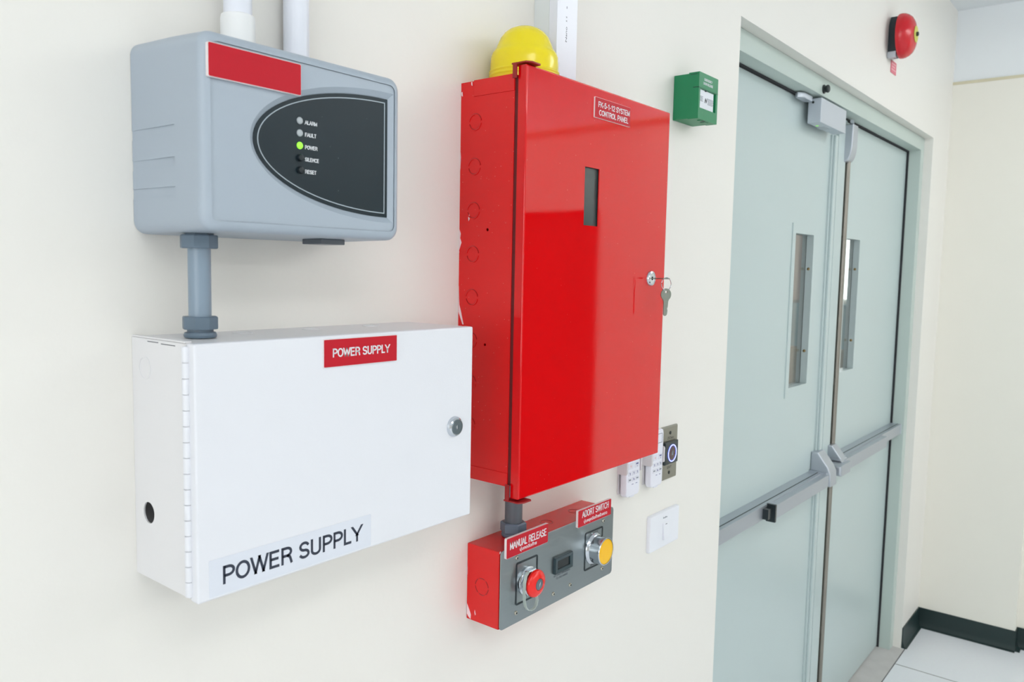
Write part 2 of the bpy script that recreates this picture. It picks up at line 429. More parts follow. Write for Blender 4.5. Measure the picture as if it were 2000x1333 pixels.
def caps(parent, name, s, x0, x1, z0, z1, y, m, wt=.14, depth=.0003):
    """grotesque capital lettering on a plane facing -y, fitted to the box"""
    h = z1 - z0; adv = sum(GLYPHS[c][0] + .06 for c in s) - .06
    kx = (x1 - x0) / adv; tx = wt * h * min(1, (kx / h) ** .5); tz = wt * h
    bm = B(); cx = 0
    for c in s:
        wd, strokes = GLYPHS[c]
        parts = []
        for st in strokes:      # cut strokes at sharp corners
            cur = [st[0]]
            for i in range(1, len(st)):
                cur.append(st[i])
                if i < len(st) - 1:
                    a_ = Vector(st[i]) - Vector(st[i - 1]); b_ = Vector(st[i + 1]) - Vector(st[i])
                    if a_.length > 1e-6 and b_.length > 1e-6 and a_.angle(b_) > math.radians(100): parts.append(cur); cur = [st[i]]
            parts.append(cur)
        for st in parts:
            P = [Vector((x0 + (cx + px) * kx, z0 + tz / 2 + pz * (h - tz))) for px, pz in st]
            n = len(P); L_, R_ = [], []
            steep = n == 2 and abs(P[1].y - P[0].y) > 1.1 * abs(P[1].x - P[0].x)
            if steep:
                d = (P[1] - P[0]); u = d / abs(d.y)
                tt = tx * d.length / abs(d.y) / 2 * .96
                for q, sg in ((P[0], -1), (P[1], 1)):
                    q = q + u * sg * tz / 2
                    L_.append(q + Vector((-tt, 0))); R_.append(q + Vector((tt, 0)))
            for i in range(0 if not steep else n, n):
                a = P[max(i - 1, 0)]; b = P[min(i + 1, n - 1)]
                closed = (P[0] - P[-1]).length < 1e-7
                if closed and i in (0, n - 1): a, b = P[-2], P[1]
                d0 = (P[i] - a).normalized() if (P[i] - a).length > 1e-9 else (b - P[i]).normalized()
                d1 = (b - P[i]).normalized() if (b - P[i]).length > 1e-9 else d0
                t_ = (d0 + d1)
                if t_.length < .2: t_ = d1
                t_.normalize(); nn = Vector((-t_.y, t_.x)); n0 = Vector((-d0.y, d0.x))
                k = min(1 / max(abs(nn.dot(n0)), .3), 2.2)
                w_ = (tx * abs(nn.x) + tz * abs(nn.y)) / (abs(nn.x) + abs(nn.y)) / 2 * k
                p = P[i]
                if not closed and i in (0, n - 1): p = p + (t_ if i else -t_) * tz * .5 * abs(t_.y) * .98
                L_.append(p + nn * w_); R_.append(p - nn * w_)
            va = [bm.verts.new((q.x, y - depth, q.y)) for q in L_]; vb = [bm.verts.new((q.x, y - depth, q.y)) for q in R_]
            wa = [bm.verts.new((q.x, y, q.y)) for q in L_]; wb_ = [bm.verts.new((q.x, y, q.y)) for q in R_]
            for i in range(n - 1):
                bm.faces.new((va[i], va[i + 1], vb[i + 1], vb[i])); bm.faces.new((va[i], wa[i], wa[i + 1], va[i + 1])); bm.faces.new((vb[i], vb[i + 1], wb_[i + 1], wb_[i]))
            bm.faces.new((va[0], vb[0], wb_[0], wa[0])); bm.faces.new((va[-1], wa[-1], wb_[-1], vb[-1]))
        cx += wd + .06
    bmesh.ops.recalc_face_normals(bm, faces=bm.faces)
    return obj(name, bm, m, parent)

def tube(bm, pts, r, n=10, mi=0, flat=None, closed=False):
    """sweep a round (or flat: (w,h,up)) section along points"""
    pts = [Vector(p) for p in pts]; rings = []
    N_ = len(pts); up = Vector((0, 0, 1)) if not flat else Vector(flat[2])
    for i, p in enumerate(pts):
        a = pts[(i - 1) % N_] if closed else pts[max(i - 1, 0)]
        c = pts[(i + 1) % N_] if closed else pts[min(i + 1, N_ - 1)]
        t = (c - a).normalized()
        s = t.cross(up)
        if s.length < 1e-4: s = t.cross(Vector((1, 0, 0)))
        s.normalize(); u = s.cross(t).normalized()
        if flat:
            w_, h_ = flat[0] / 2, flat[1] / 2
            rings.append([bm.verts.new(p + s * q + u * k) for q, k in ((-h_, -w_), (h_, -w_), (h_, w_), (-h_, w_))])
        else:
            rings.append([bm.verts.new(p + s * r * math.cos(2 * PI * k / n) + u * r * math.sin(2 * PI * k / n)) for k in range(n)])
    m_ = len(rings[0])
    for i in range(N_ if closed else N_ - 1):
        A, C = rings[i], rings[(i + 1) % N_]
        for k in range(m_): bm.faces.new((A[k], A[(k + 1) % m_], C[(k + 1) % m_], C[k])).material_index = mi
    if not closed:
        bm.faces.new(rings[0]); bm.faces.new(rings[-1])

def screw_head(bm, c, y, r, n=20):
    """domed screw on a plane facing -y at depth y with a cross slot"""
    lathe(bm, [(r, y + .0004), (r, y - r * .18), (r * .86, y - r * .45), (r * .45, y - r * .6), (r * .4, y - r * .3), (0, y - r * .3)], c, 'y', n, mis=[0, 0, 0, 1, 1])

# ============================================================ THE ROOM
H = 2.727
XL, XR, YF = -3.5, 4.0, -5.6
OX0, OX1, OZ = 1.7257, 3.6436, 2.1516
# main wall with the double-door opening
bm = B()
prism(bm, [(XL, 0), (OX0, 0), (OX0, OZ), (OX1, OZ), (OX1, 0), (4.2, 0), (4.2, H + .1), (XL, H + .1)], 'y', 0, .15)
struct('wall_back', bm, M['wall'])
# right wall: pier near the corner, then the wall with a doorway towards the back of the room
ZL = 2.4155
DY0, DY1, DZ = -3.1, -2.045, 1.95
bm = B()
prism(bm, [(.0, 0), (-.378, 0), (-.378, ZL), (0, ZL)], 'x', 3.9435, 4.01)
struct('wall_right_pier', bm, M['wall_warm'])
bm = B()
prism(bm, [(.0, 0), (DY1, 0), (DY1, DZ), (DY0, DZ), (DY0, 0), (YF, 0), (YF, ZL), (0, ZL)], 'x', 4.0, 4.12)
struct('wall_right', bm, M['wall_warm'])
bm = B()
box(bm, 3.9435 + .006, 4.12, YF, 0, ZL + .012, H + .02)
struct('wall_right_upper', bm, M['ceiling'])
bm = B(); box(bm, 3.9435 - .002, 4.12, YF, 0, ZL, ZL + .012)
struct('trim_1', bm, M['trim_tan'])
bm = B()
box(bm, 4.06, 4.10, DY0, DY1, 0, DZ)
struct('doorway_dark_panel', bm, M['dark_room'])  # dark brown panel stands in for the dimness past the doorway
bm = B(); box(bm, XL, XR + .2, YF, 0.15, H, H + .08)
struct('ceiling', bm, M['ceiling'])
bm = B(); box(bm, XL - .1, XL, YF, .1, 0, H); struct('wall_left', bm, M['wall'])
bm = B(); box(bm, XL - .1, XR + .2, YF - .1, YF, 0, H); struct('wall_front', bm, M['wall'])
M['floor'] = floor_mat()
bm = B(); box(bm, XL, XR + .1, YF, 0.0, -.05, 0)
f = struct('floor', bm, M['floor'])
f.location = (0, 0, 0)
for v in f.data.vertices:
    v.co += Vector(((XL + XR + .1) / 2, YF / 2, -.05))
bm = B(); box(bm, OX0, OX1, -.0135, .15, -.05, .0005); struct('trim_2', bm, M['concrete'])
# baseboards
bm = B()
prof = [(0, 0), (-.0, .088), (-.004, .088), (-.005, .03), (-.013, .006), (-.022, .0015), (-.022, 0)]
prism(bm, prof, 'x', OX1 + .006, 3.9435)
struct('baseboard_back', bm, M['baseboard'])
bm = B()
prism(bm, [(3.9435 + a, z) for a, z in prof], 'y', -.378 - .005, -.0)
prism(bm, [(-.378 + a, z) for a, z in prof], 'x', 3.9435 - .005, 4.0)
prism(bm, [(4.0 + a, z) for a, z in prof], 'y', DY1, -.378)
struct('baseboard_right', bm, M['baseboard'])

# ------------------------------------------------------------ door frame
FY, DYF = .032, .0846   # frame front, door front
FI0, FI1, FIZ = OX0 + .052, 3.5955, 2.0995
bm = B()
def framebar(bm):
    # outer casing in front, rebate behind it
    prism(bm, [(OX0, 0), (FI0, 0), (FI0, FIZ), (FI1, FIZ), (FI1, 0), (OX1, 0), (OX1, OZ), (OX0, OZ)], 'y', FY, .15, bevel=.002)
framebar(bm)
struct('trim_4', bm, M['frame'])
door_stop = B()
prism(door_stop, [(FI0, 0), (FI0 + .003, 0), (FI0 + .003, FIZ - .004), (FI1 - .004, FIZ - .004), (FI1 - .004, 0), (FI1, 0), (FI1, FIZ), (FI0, FIZ)], 'y', DYF - .008, DYF + .004)
struct('trim_5', door_stop, M['groove'])

# ------------------------------------------------------------ door leaves
GAPX = 2.779
def vision(parent, x0, x1, z0, z1, ox0, ox1, oz0, oz1):
    bm = B()
    # raised flat bead round the glass
    A = plane_with_holes(bm, [(ox0, oz0), (ox1, oz0), (ox1, oz1), (ox0, oz1)], [[(x0, z0), (x1, z0), (x1, z1), (x0, z1)]], 'y', DYF - .003)
    wallring(bm, A[0], 'y', DYF + .001); wallring(bm, A[1], 'y', DYF + .0358)
    fr = obj('vision_panel_frame', bm, M['door'], parent)
    bm = B(); box(bm, x0, x1, DYF + .018, DYF + .024, z0, z1)
    obj('glass_pane', bm, M['glass'], fr)
    for zz in (z0 + (z1 - z0) * .22, z0 + (z1 - z0) * .775):
        bm = B(); lathe(bm, [(.0045, x1 + .0005), (.0045, x1 - .0015), (.002, x1 - .0025), (0, x1 - .0025)], (DYF + .009, zz), 'x', 16)
        obj('screw', bm, M['brass'], fr)

def leaf(x0, x1, vis):
    bm = B()
    vx0, vx1, vz0, vz1 = vis
    z0, z1 = .006, FIZ - .006
    for y in (DYF, DYF + .036):
        plane_with_holes(bm, [(x0, z0), (x1, z0), (x1, z1), (x0, z1)], [[(vx0, vz0), (vx1, vz0), (vx1, vz1), (vx0, vz1)]], 'y', y)
    # edges of the leaf
    for a, b in (((x0, z0), (x1, z0)), ((x1, z0), (x1, z1)), ((x1, z1), (x0, z1)), ((x0, z1), (x0, z0))):
        bm.faces.new([bm.verts.new((a[0], DYF, a[1])), bm.verts.new((b[0], DYF, b[1])), bm.verts.new((b[0], DYF + .036, b[1])), bm.verts.new((a[0], DYF + .036, a[1]))])
    bmesh.ops.remove_doubles(bm, verts=bm.verts, dist=1e-5)
    return bm

def door_root(name, loc):
    o = bpy.data.objects.new(name, None); COL.objects.link(o); o.location = loc; o['kind'] = 'structure'
    return o

# left leaf -------------------------------------------------
d1 = door_root('door_1', (2.25, DYF, 0))
obj('door_leaf', leaf(FI0 + .004, GAPX - .012, (2.361, 2.517, 1.2505, 1.7095)), M['door'], d1)
vision(d1, 2.361, 2.517, 1.2505, 1.7095, 2.336, 2.54, 1.2215, 1.738)
# meeting astragal
bm = B(); box(bm, 2.690, 2.768, DYF - .009, DYF + .001, .01, 2.093, bevel=.0015)
obj('astragal', bm, M['door'], d1)
bm = B(); box(bm, 2.634, 2.682, DYF - .006, DYF + .001, 1.012, 2.03, bevel=.0012); box(bm, 2.645, 2.671, DYF - .014, DYF - .005, 1.012, 2.03, bevel=.003)
obj('rod_cover', bm, M['door'], d1)
bm = B(); box(bm, 2.634, 2.682, DYF - .006, DYF + .001, .012, .925, bevel=.0012); box(bm, 2.645, 2.671, DYF - .014, DYF - .005, .012, .925, bevel=.003)
obj('rod_cover', bm, M['door'], d1)

def panic_bar(parent, xa, xb, zb, zt, hx0, hx1, htop, pad, yf):
    """housing channel from xa to xb; head between hx0, hx1"""
    bm = B()
    box(bm, xa, xb, yf, DYF, zb, zt, bevel=.0015)
    box(bm, xa, xb, yf + .012, yf + .0145, zt - .0008, zt + .0006, mi=1)
    bar = obj('panic_bar', bm, [M['alu'], M['dark']], parent)
    p0, p1 = pad
    bm = B(); box(bm, p0, p1, yf - .019, yf + .004, zb - .005, zt - .004, bevel=.003)
    obj('push_pad', bm, M['alu'], bar)
    bm = B()
    zs = (zb + zt) / 2
    prism(bm, [(DYF, htop), (DYF - .022, htop), (DYF - .055, htop - .042), (yf - .022, htop - .062), (yf - .024, zb - .006), (DYF, zb - .012)], 'x', hx0, hx1, bevel=.004, seg=3)
    obj('latch_head', bm, M['alu'], bar)
    bm = B(); prism(bm, [(DYF - .001, zt + .003), (yf - .012, zt + .001), (yf - .016, zt - .004), (DYF - .001, zt - .003)], 'x', hx0 - .014, hx1 + .0005)
    obj('latch_head_flange', bm, M['alu'], bar)
    return bar
bL = panic_bar(d1, FI0 + .01, 2.61, .918, .957, 2.604, 2.668, 1.018, (2.141, 2.606), .042)
bm = B(); box(bm, 2.100, 2.131, .026, .045, .921, .950, bevel=.001); box(bm, 2.131, 2.142, .018, .045, .908, .958, bevel=.002)
obj('end_cap', bm, M['black_gloss'], bL)

# right leaf -------------------------------------------------
d2 = door_root('door_2', (3.18, DYF, 0))
obj('door_leaf', leaf(GAPX + .012, FI1 - .006, (2.849, 3.002, 1.2565, 1.7145)), M['door'], d2)
vision(d2, 2.849, 3.002, 1.2565, 1.7145, 2.824, 3.03, 1.2245, 1.74)
bm = B(); cyl(bm, (2.788, DYF - .0105), 'z', .0085, 1.01, 1.975, 16); cyl(bm, (2.788, DYF - .0105), 'z', .0085, .012, .925, 16)
for z in (.35, 1.22, 1.72): box(bm, 2.778, 2.799, DYF - .012, DYF, z, z + .022)
obj('vertical_rod', bm, M['bronze_rod'], d2)
bm = B()
# top latch case: tall case with a curved lower front
pr = [(DYF, 2.078), (.052, 2.078)]
for i in range(9):
    t = i / 8; pr.append((.052 + .028 * t ** 2.2, 2.02 - .062 * math.sin(t * PI / 2)))
pr.append((DYF, 1.957))
prism(bm, pr, 'x', 2.752, 2.808, bevel=.004, seg=3)
lc = obj('latch_case', bm, M['alu'], d2)
bm = B(); tube(bm, [(2.775, .066, 2.075), (2.765, .06, 2.083), (2.745, .055, 2.086)], .006, 10)
obj('latch_bolt', bm, M['alu'], lc)
bR = panic_bar(d2, 2.765, 3.592, .935, .9765, 2.746, 2.798, 1.018, (2.77, 3.30), .042)
bm = B(); prism(bm, [(.012, .93), (.012, .966), (.06, .97), (.06, .93)], 'x', 2.69, 2.80, bevel=.009, seg=4)
obj('rounded_nose', bm, M['alu'], bR)
bm = B(); box(bm, 3.589, 3.597, .041, DYF, .934, .977, bevel=.001); obj('end_cap', bm, M['alu_box'], bR)

# dark gap between leaf and jamb on the hinge side
bm = B(); box(bm, FI1 - .006, FI1, DYF + .002, DYF + .03, 0.002, FIZ); struct('trim_6', bm, M['groove'])

# ------------------------------------------------------------ lock box under the frame head
t = thing('magnetic_lock_box', (2.487, .06, 2.024), 'silver rectangular lock box hanging under the head of the double door frame', 'door lock')
bm = B(); box(bm, 2.371, 2.603, .031, .069, 2.024, 2.0935, bevel=.0018)
obj('housing', bm, M['alu_box'], t)
bm = B(); cyl(bm, (2.424, .058), 'z', .004, 2.0234, 2.0246, 16); obj('indicator_lamp', bm, M['lamp_green'], t, label='small lit green indicator')
bm = B(); box(bm, 2.45, 2.50, .045, .07, 2.0232, 2.0246, bevel=.0004); obj('bottom_plate', bm, M['alu'], t)
bm = B(); cyl(bm, (.055, 2.082), 'x', .0035, 2.3702, 2.373, 14); obj('cable_hole', bm, M['dark'], t)
bm = B()
prism(bm, [(2.275, .066), (2.292, .052), (2.355, .052), (2.362, .064), (2.352, .076), (2.285, .076)], 'z', 2.081, 2.0965, bevel=.003)
o = obj('latch_strike', bm, M['alu_box']); tag(o, 'small silver strike plate on the frame left of the lock box', 'latch strike')
bm = B(); lathe(bm, [(.0125, .032), (.0125, .029), (.0085, .027), (.0110, .021), (.0110, .018), (.008, .0155), (0, .0155)], (2.385, 2.1185), 'y', 24)
o = obj('door_stopper', bm, M['dark']); tag(o, 'small round black stopper knob on the door frame head above the lock box', 'door stopper')

# ============================================================ WALL EQUIPMENT
# ------------------------------------------------------------ grey detector unit (top left)
t = thing('smoke_detector_unit', (.487, 0, 1.613), 'blue-grey plastic detector unit with black oval indicator panel, mounted upper left', 'detector unit')
bm = B()
X0, X1, Z0, Z1 = .3705, .606, 1.613, 1.7895
def rr3(x0, x1, z0, z1, r, y, n=6): return [Vector((a, y, b)) for a, b in rrect(x0, x1, z0, z1, r, n)]
D = .1165
loops = [rr3(X0, X1, Z0, Z1, .012, -.0005), rr3(X0 + .0015, X1 - .0012, Z0 + .001, Z1 - .002, .012, -.06)]
for k in range(7):
    a = PI / 2 * k / 6; ins = .009 * (1 - math.cos(a)); yy = -(D - .009) - .009 * math.sin(a)
    loops.append(rr3(X0 + .003 + ins, X1 - .0025 - ins, Z0 + .0015 + ins, Z1 - .0045 - ins, .013 - ins * .6, yy))
V = loft(bm, loops, cap0=True, cap1=False)
fr = V[-1]
# slim groove, then the face with the oval recess
def insloop(y, ins): return rr3(X0 + .012 + ins, X1 - .0115 - ins, Z0 + .0105 + ins, Z1 - .0135 - ins, .006, y)
L1 = [bm.verts.new(p) for p in insloop(-D, -.0008)]
n_ = len(L1)
for i in range(n_): bm.faces.new((fr[i], fr[(i + 1) % n_], L1[(i + 1) % n_], L1[i]))
prev = L1
for yy_, in_ in ((-D + .0028, -.0006), (-D + .0028, .0), (-D + .0012, .0002)):
    L2 = [bm.verts.new(p) for p in insloop(yy_, in_)]
    for i in range(n_): bm.faces.new((prev[i], prev[(i + 1) % n_], L2[(i + 1) % n_], L2[i]))
    prev = L2
OCX, OCZ = .5872, 1.7003
def dshape(a, b, xr, n=44):
    """half-ellipse closed by a straight right side at xr"""
    P = []
    for i in range(n + 1):
        th = PI / 2 + PI * i / n
        x = OCX + a * math.cos(th); P.append((min(x, xr), OCZ + b * math.sin(th)))
    P[0] = (xr, P[0][1]); P[-1] = (xr, P[-1][1])
    return P
PO = dshape(.1665, .0675, .5935)
PI_ = dshape(.1605, .0615, .5885)
hole = [bm.verts.new((x, -D + .0012, z)) for x, z in PO]
es = [bm.edges.new((hole[i], hole[(i + 1) % len(hole)])) for i in range(len(hole))]
# inner face boundary edges already exist around L2
bm.verts.ensure_lookup_table()
es2 = []
for i in range(n_):
    e = bm.edges.get((L2[i], L2[(i + 1) % n_])); es2.append(e)
bmesh.ops.triangle_fill(bm, use_beauty=True, edges=es + es2)
inner = [bm.verts.new((x, -D + .006, z)) for x, z in PI_]
m_ = len(hole)
for i in range(m_): bm.faces.new((hole[i], hole[(i + 1) % m_], inner[(i + 1) % m_], inner[i]))
bm.faces.new(inner)
# three moulded slots cut into the left side
cb = B()
for zc in (1.7035, 1.6755, 1.6495):
    prism(cb, [(X0 - .01, .002), (X0 - .01, -.073), (X0 + .0034, -.0735), (X0 + .0003, .002)], 'z', zc - .0045, zc + .0045)
hs_o = obj('housing', bm, M['grey_plastic'], t, sharp=30)
cme = bpy.data.meshes.new('slot_cutter'); cb.to_mesh(cme); cb.free()
for v in cme.vertices: v.co -= wloc(t)
co = bpy.data.objects.new('slot_cutter', cme); COL.objects.link(co); co.location = t.location
bpy.context.view_layer.update()
md = hs_o.modifiers.new('slots', 'BOOLEAN'); md.operation = 'DIFFERENCE'; md.solver = 'EXACT'; md.object = co
hs_o.modifiers.remove(hs_o.modifiers['weighted_normals'])
bpy.context.view_layer.update()
nm = bpy.data.meshes.new_from_object(hs_o.evaluated_get(bpy.context.evaluated_depsgraph_get()))
hs_o.modifiers.clear(); hs_o.data = nm
bpy.data.objects.remove(co)
tb = B(); tb.from_mesh(nm); finish(tb, 30); tb.to_mesh(nm); tb.free()
wn_ = hs_o.modifiers.new('weighted_normals', 'WEIGHTED_NORMAL'); wn_.keep_sharp = True; wn_.weight = 80
bm = B(); prism(bm, PI_, 'y', -D + .0052, -D + .008)
dp = obj('display_panel', bm, M['black_panel'], t)
bm = B()
pa, pb = dshape(.1565, .0578, .5848), dshape(.1555, .0568, .5838)
plate_with_hole(bm, pa, [pb], 'y', -D + .0052, -D + .0049)
obj('panel_outline', bm, M['line_grey'], dp)
YP = -D + .0052
for z, txt in ((1.7232, 'ALARM'), (1.7117, 'FAULT'), (1.6999, 'POWER'), (1.6884, 'SILENCE'), (1.6768, 'RESET')):
    led = txt in ('ALARM', 'FAULT', 'POWER')
    bm = B(); lathe(bm, [(.0034, YP + .001), (.0034, YP - .0006 if led else YP - .0022), (.0028, YP - (.0014 if led else .0032)), (.0015, YP - (.0018 if led else .0036)), (0, YP - (.002 if led else .0037))], (.4772, z), 'y', 20)
    obj('indicator_lamp' if led else 'push_button', bm, M['lamp_green'] if txt == 'POWER' else (M['lamp_off'] if led else M['button_black']), dp,
        label={'POWER': 'lit green indicator lamp', 'ALARM': 'unlit grey indicator lamp', 'FAULT': 'unlit grey indicator lamp', 'SILENCE': 'small black push button', 'RESET': 'small black push button'}[txt])
    wd = {'ALARM': .0142, 'FAULT': .0132, 'POWER': .0145, 'SILENCE': .0162, 'RESET': .0132}[txt]
    caps(dp, 'lettering', txt, .4833, .4833 + wd, z - .0026, z + .0012, YP, M['ink_white'], .19, .0002)
def nameplate(parent, x0, x1, z0, z1, yb, th, r=.0016, label=None):
    bm = B(); P = rrect(x0, x1, z0, z1, r, 4)
    prism(bm, P, 'y', yb - th + .0003, yb, mi=1)
    prism(bm, rrect(x0 + .0004, x1 - .0004, z0 + .0004, z1 - .0004, r, 4), 'y', yb - th, yb - th + .0004, mi=0)
    return obj('nameplate', bm, [M['red_label'], M['label_core']], parent, label=label)
nameplate(t, .3785, .4732, 1.7445, 1.7732, -D + .0008, .0040, .0012, label='blank red plastic plate')
bm = B(); box(bm, .525, .556, -.082, -.05, 1.6085, 1.614, bevel=.0008)
obj('bottom_clip', bm, M['conduit_dark'], t)

# ------------------------------------------------------------ conduit between the two left boxes
CX, CY = .4035, -.0575
t = thing('conduit_pipe', (CX, CY, 1.516), 'short blue-grey vertical conduit joining the grey detector unit to the white box', 'conduit')
bm = B(); cyl(bm, (CX, CY), 'z', .0103, 1.5265, 1.606, 32); obj('pipe', bm, M['conduit'], t)
bm = B(); lathe(bm, [(.0165, 1.600), (.0172, 1.601), (.0172, 1.6115), (.0165, 1.6125), (.0135, 1.6125), (.0135, 1.6155)], (CX, CY), 'z', 8)
obj('adaptor_nut', bm, M['conduit_nut'], t, sharp=30)
bm = B()
lathe(bm, [(.0125, 1.516), (.0145, 1.517), (.0150, 1.519), (.0140, 1.5215), (.0118, 1.522), (.0118, 1.5245)], (CX, CY), 'z', 32)
lathe(bm, [(.0158, 1.5245), (.0163, 1.5255), (.0163, 1.5355), (.0155, 1.5365)], (CX, CY), 'z', 8)
obj('adaptor_nut', bm, M['conduit_nut'], t, sharp=30)

# ------------------------------------------------------------ white power supply box
t = thing('power_supply_box', (.546, 0, 1.2835), 'white steel power supply box with hinged door, below the grey unit', 'electrical box')
PX0, PX1, PZ0, PZ1 = .3662, .7275, 1.2845, 1.5155
bm = B(); T = .0015
side_hole = circ((-.0262, 1.3490), .0103)
plate_with_hole(bm, [(-.0985, PZ0), (-.0002, PZ0), (-.0002, PZ1), (-.0985, PZ1)], [side_hole], 'x', PX0, PX0 + T)
box(bm, PX1 - T, PX1, -.0985, -.0002, PZ0, PZ1)
box(bm, PX0 + T, PX1, -.0985, -.0002, PZ1 - T, PZ1 + .0003)
box(bm, PX0 + T, PX1 - T, -.0985, -.0002, PZ0, PZ0 + T)
box(bm, PX0 + T, PX1 - T, -.0018, -.0004, PZ0 + T, PZ1 - T)
# folded flap at the top left corner and knockouts
prism(bm, [(PX0 - .0004, -.096), (PX0 + .0065, -.096), (PX0 + .0035, -.005), (PX0 - .0004, -.002)], 'z', PZ1 + .0005, PZ1 + .0019)
ring_flat(bm, (-.0243, 1.4875), 'x', .0098, .0113, PX0 - .0007, PX0 + .0005)
for x in (.466, .552, .638): ring_flat(bm, (x, -.030), 'z', .0095, .0105, PZ1, PZ1 + .001)
obj('body', bm, M['white_side'], t)
bm = B()
for a, b, z in ((-.08, -.055, PZ1 - .0035), (-.05, -.03, PZ1 - .0028)):
    box(bm, PX0 - .0001, PX0 + .0004, a, b, z, z + .0007)
obj('lid_gap', bm, M['ink_dark'], t)
bm = B()
nk = 16; hz0, hz1 = 1.2875, 1.5135; st = (hz1 - hz0) / nk
for k in range(nk): cyl(bm, (PX0 - .0012, -.1003), 'z', .0038, hz0 + k * st + .0003, hz0 + (k + 1) * st - .0003, 16)
cyl(bm, (PX0 - .0012, -.1003), 'z', .0022, hz0, hz1, 10)
for k in range(0, nk, 2): box(bm, PX0, PX0 + .004, -.1035, -.0985, hz0 + k * st + .0003, hz0 + (k + 1) * st - .0003)
obj('hinge', bm, M['white_paint'], t)
bm = B(); box(bm, .3655, .7285, -.1128, -.1000, 1.2826, 1.5162, bevel=.0022, seg=3)
dr = obj('cabinet_door', bm, M['white_paint'], t)
YD = -.1128
np_ = nameplate(dr, .5025, .6012, 1.4842, 1.5127, YD, .0022, .0006, label='red plate with white letters')
caps(dr, 'lettering', 'POWER SUPPLY', .5134, .5900, 1.4941, 1.5031, YD - .0022, M['ink_white'], .155)
bm = B(); prism(bm, rrect(.3765, .5665, 1.2852, 1.3200, .001, 3), 'y', YD - .0003, YD + .0002)
obj('paper_label', bm, M['paper'], dr)
caps(dr, 'lettering', 'POWER SUPPLY', .3895, .5535, 1.2945, 1.3118, YD - .0003, M['ink_dark'], .158, .0001)
bm = B(); LC = (.6965, 1.3975)
lathe(bm, [(.0125, YD + .0003), (.0125, YD - .001), (.0112, YD - .004), (.0098, YD - .0052), (.0092, YD - .0052), (.0090, YD - .0044)], LC, 'y', 48)
lk = obj('cam_lock', bm, M['chrome'], t, sharp=25)
bm = B(); lathe(bm, [(.0088, YD - .0035), (.0088, YD - .005), (.0082, YD - .0056), (.0028, YD - .0056), (.0025, YD - .003), (0, YD - .003)], LC, 'y', 32)
obj('lock_barrel', bm, M['chrome_dark'], lk)
bm = B(); box(bm, LC[0] - .0006, LC[0] + .0006, YD - .0052, YD - .003, LC[1] - .0022, LC[1] + .0022); obj('key_pin', bm, M['chrome'], lk)

# ------------------------------------------------------------ red control panel
RX0, RX1, RZ0, RZ1 = .8234, 1.203, 1.2946, 1.8370
t = thing('control_panel_cabinet', (1.01, 0, RZ0), 'tall glossy red steel control panel cabinet with slim window in its door', 'control cabinet')
bm = B()
holes = [circ((-.0511, 1.6388), .0021, 12), circ((-.0499, 1.4835), .0019, 12)]
plate_with_hole(bm, [(-.0937, RZ0), (-.0002, RZ0), (-.0002, RZ1), (-.0937, RZ1)], holes, 'x', RX0, RX0 + T)
box(bm, RX1 - T, RX1, -.0937, -.0002, RZ0, RZ1)
box(bm, RX0 + T, RX1 - T, -.0937, -.0002, RZ1 - T, RZ1)
box(bm, RX0 + T, RX1 - T, -.0937, -.0002, RZ0, RZ0 + T)
box(bm, RX0 + T, RX1 - T, -.0018, -.0004, RZ0 + T, RZ1 - T)
# welded side flanges
box(bm, RX0 - .0012, RX0 + .0002, -.0937, -.024, 1.8165, RZ1 + .0008, bevel=.0005)
box(bm, RX0 - .0010, RX0 + .0002, -.0937, -.0002, RZ0, 1.313, bevel=.0005)
for k in range(8):
    zc = 1.7823 - .0589 * k
    ring_flat(bm, (-.0265 + .0005 * k, zc), 'x', .0098, .0112, RX0 - .0009, RX0 + .0002, n=16, a0=.16, a1=PI - .16)
    ring_flat(bm, (-.0265 + .0005 * k, zc), 'x', .0098, .0112, RX0 - .0009, RX0 + .0002, n=16, a0=PI + .16, a1=2 * PI - .16)
for k in range(8):
    zc = 1.7823 - .0589 * k
    ring_flat(bm, (-.0265 + .0005 * k, zc), 'x', .0112, .0118, RX0 - .0004, RX0 + .0002, n=24, a0=.2, a1=PI - .2, mi=1)
    ring_flat(bm, (-.0265 + .0005 * k, zc), 'x', .0091, .0098, RX0 - .0004, RX0 + .0002, n=24, a0=PI + .2, a1=2 * PI - .2, mi=1)
obj('body', bm, [M['red_paint_side'], M['red_dark']], t)
bm = B()
def chip(bm, axis, h, pts):
    c_ = B(); prism(c_, pts, axis, h, h + .0004); obj('paint_chip', c_, M['chip_white'], t)
hx = RX0 - .0014
for y, z, s in ((-.003, 1.822, .003), (-.0205, 1.8335, .0026), (-.0008, 1.61, .002)):
    chip(bm, 'x', hx, [(y - s * .4, z - s), (y + s * .3, z - s * .7), (y + s * .4, z + s * .8), (y - s * .2, z + s)])
chip(bm, 'x', RX0 - .0005, [(-.0185, 1.660), (-.0165, 1.656), (-.0172, 1.651), (-.019, 1.654)])
chip(bm, 'x', RX0 - .0005, [(-.0006, 1.562), (-.0014, 1.545), (-.0022, 1.536), (-.005, 1.528), (-.0105, 1.509), (-.0085, 1.509), (-.0035, 1.520), (-.001, 1.526)])
chip(bm, 'x', RX0 - .0005, [(-.0006, 1.640), (-.003, 1.634), (-.002, 1.628), (-.0045, 1.622), (-.0006, 1.612)])
chip(bm, 'x', RX0 - .0005, [(-.0006, 1.745), (-.0013, 1.738), (-.0006, 1.722)])
bm.free()
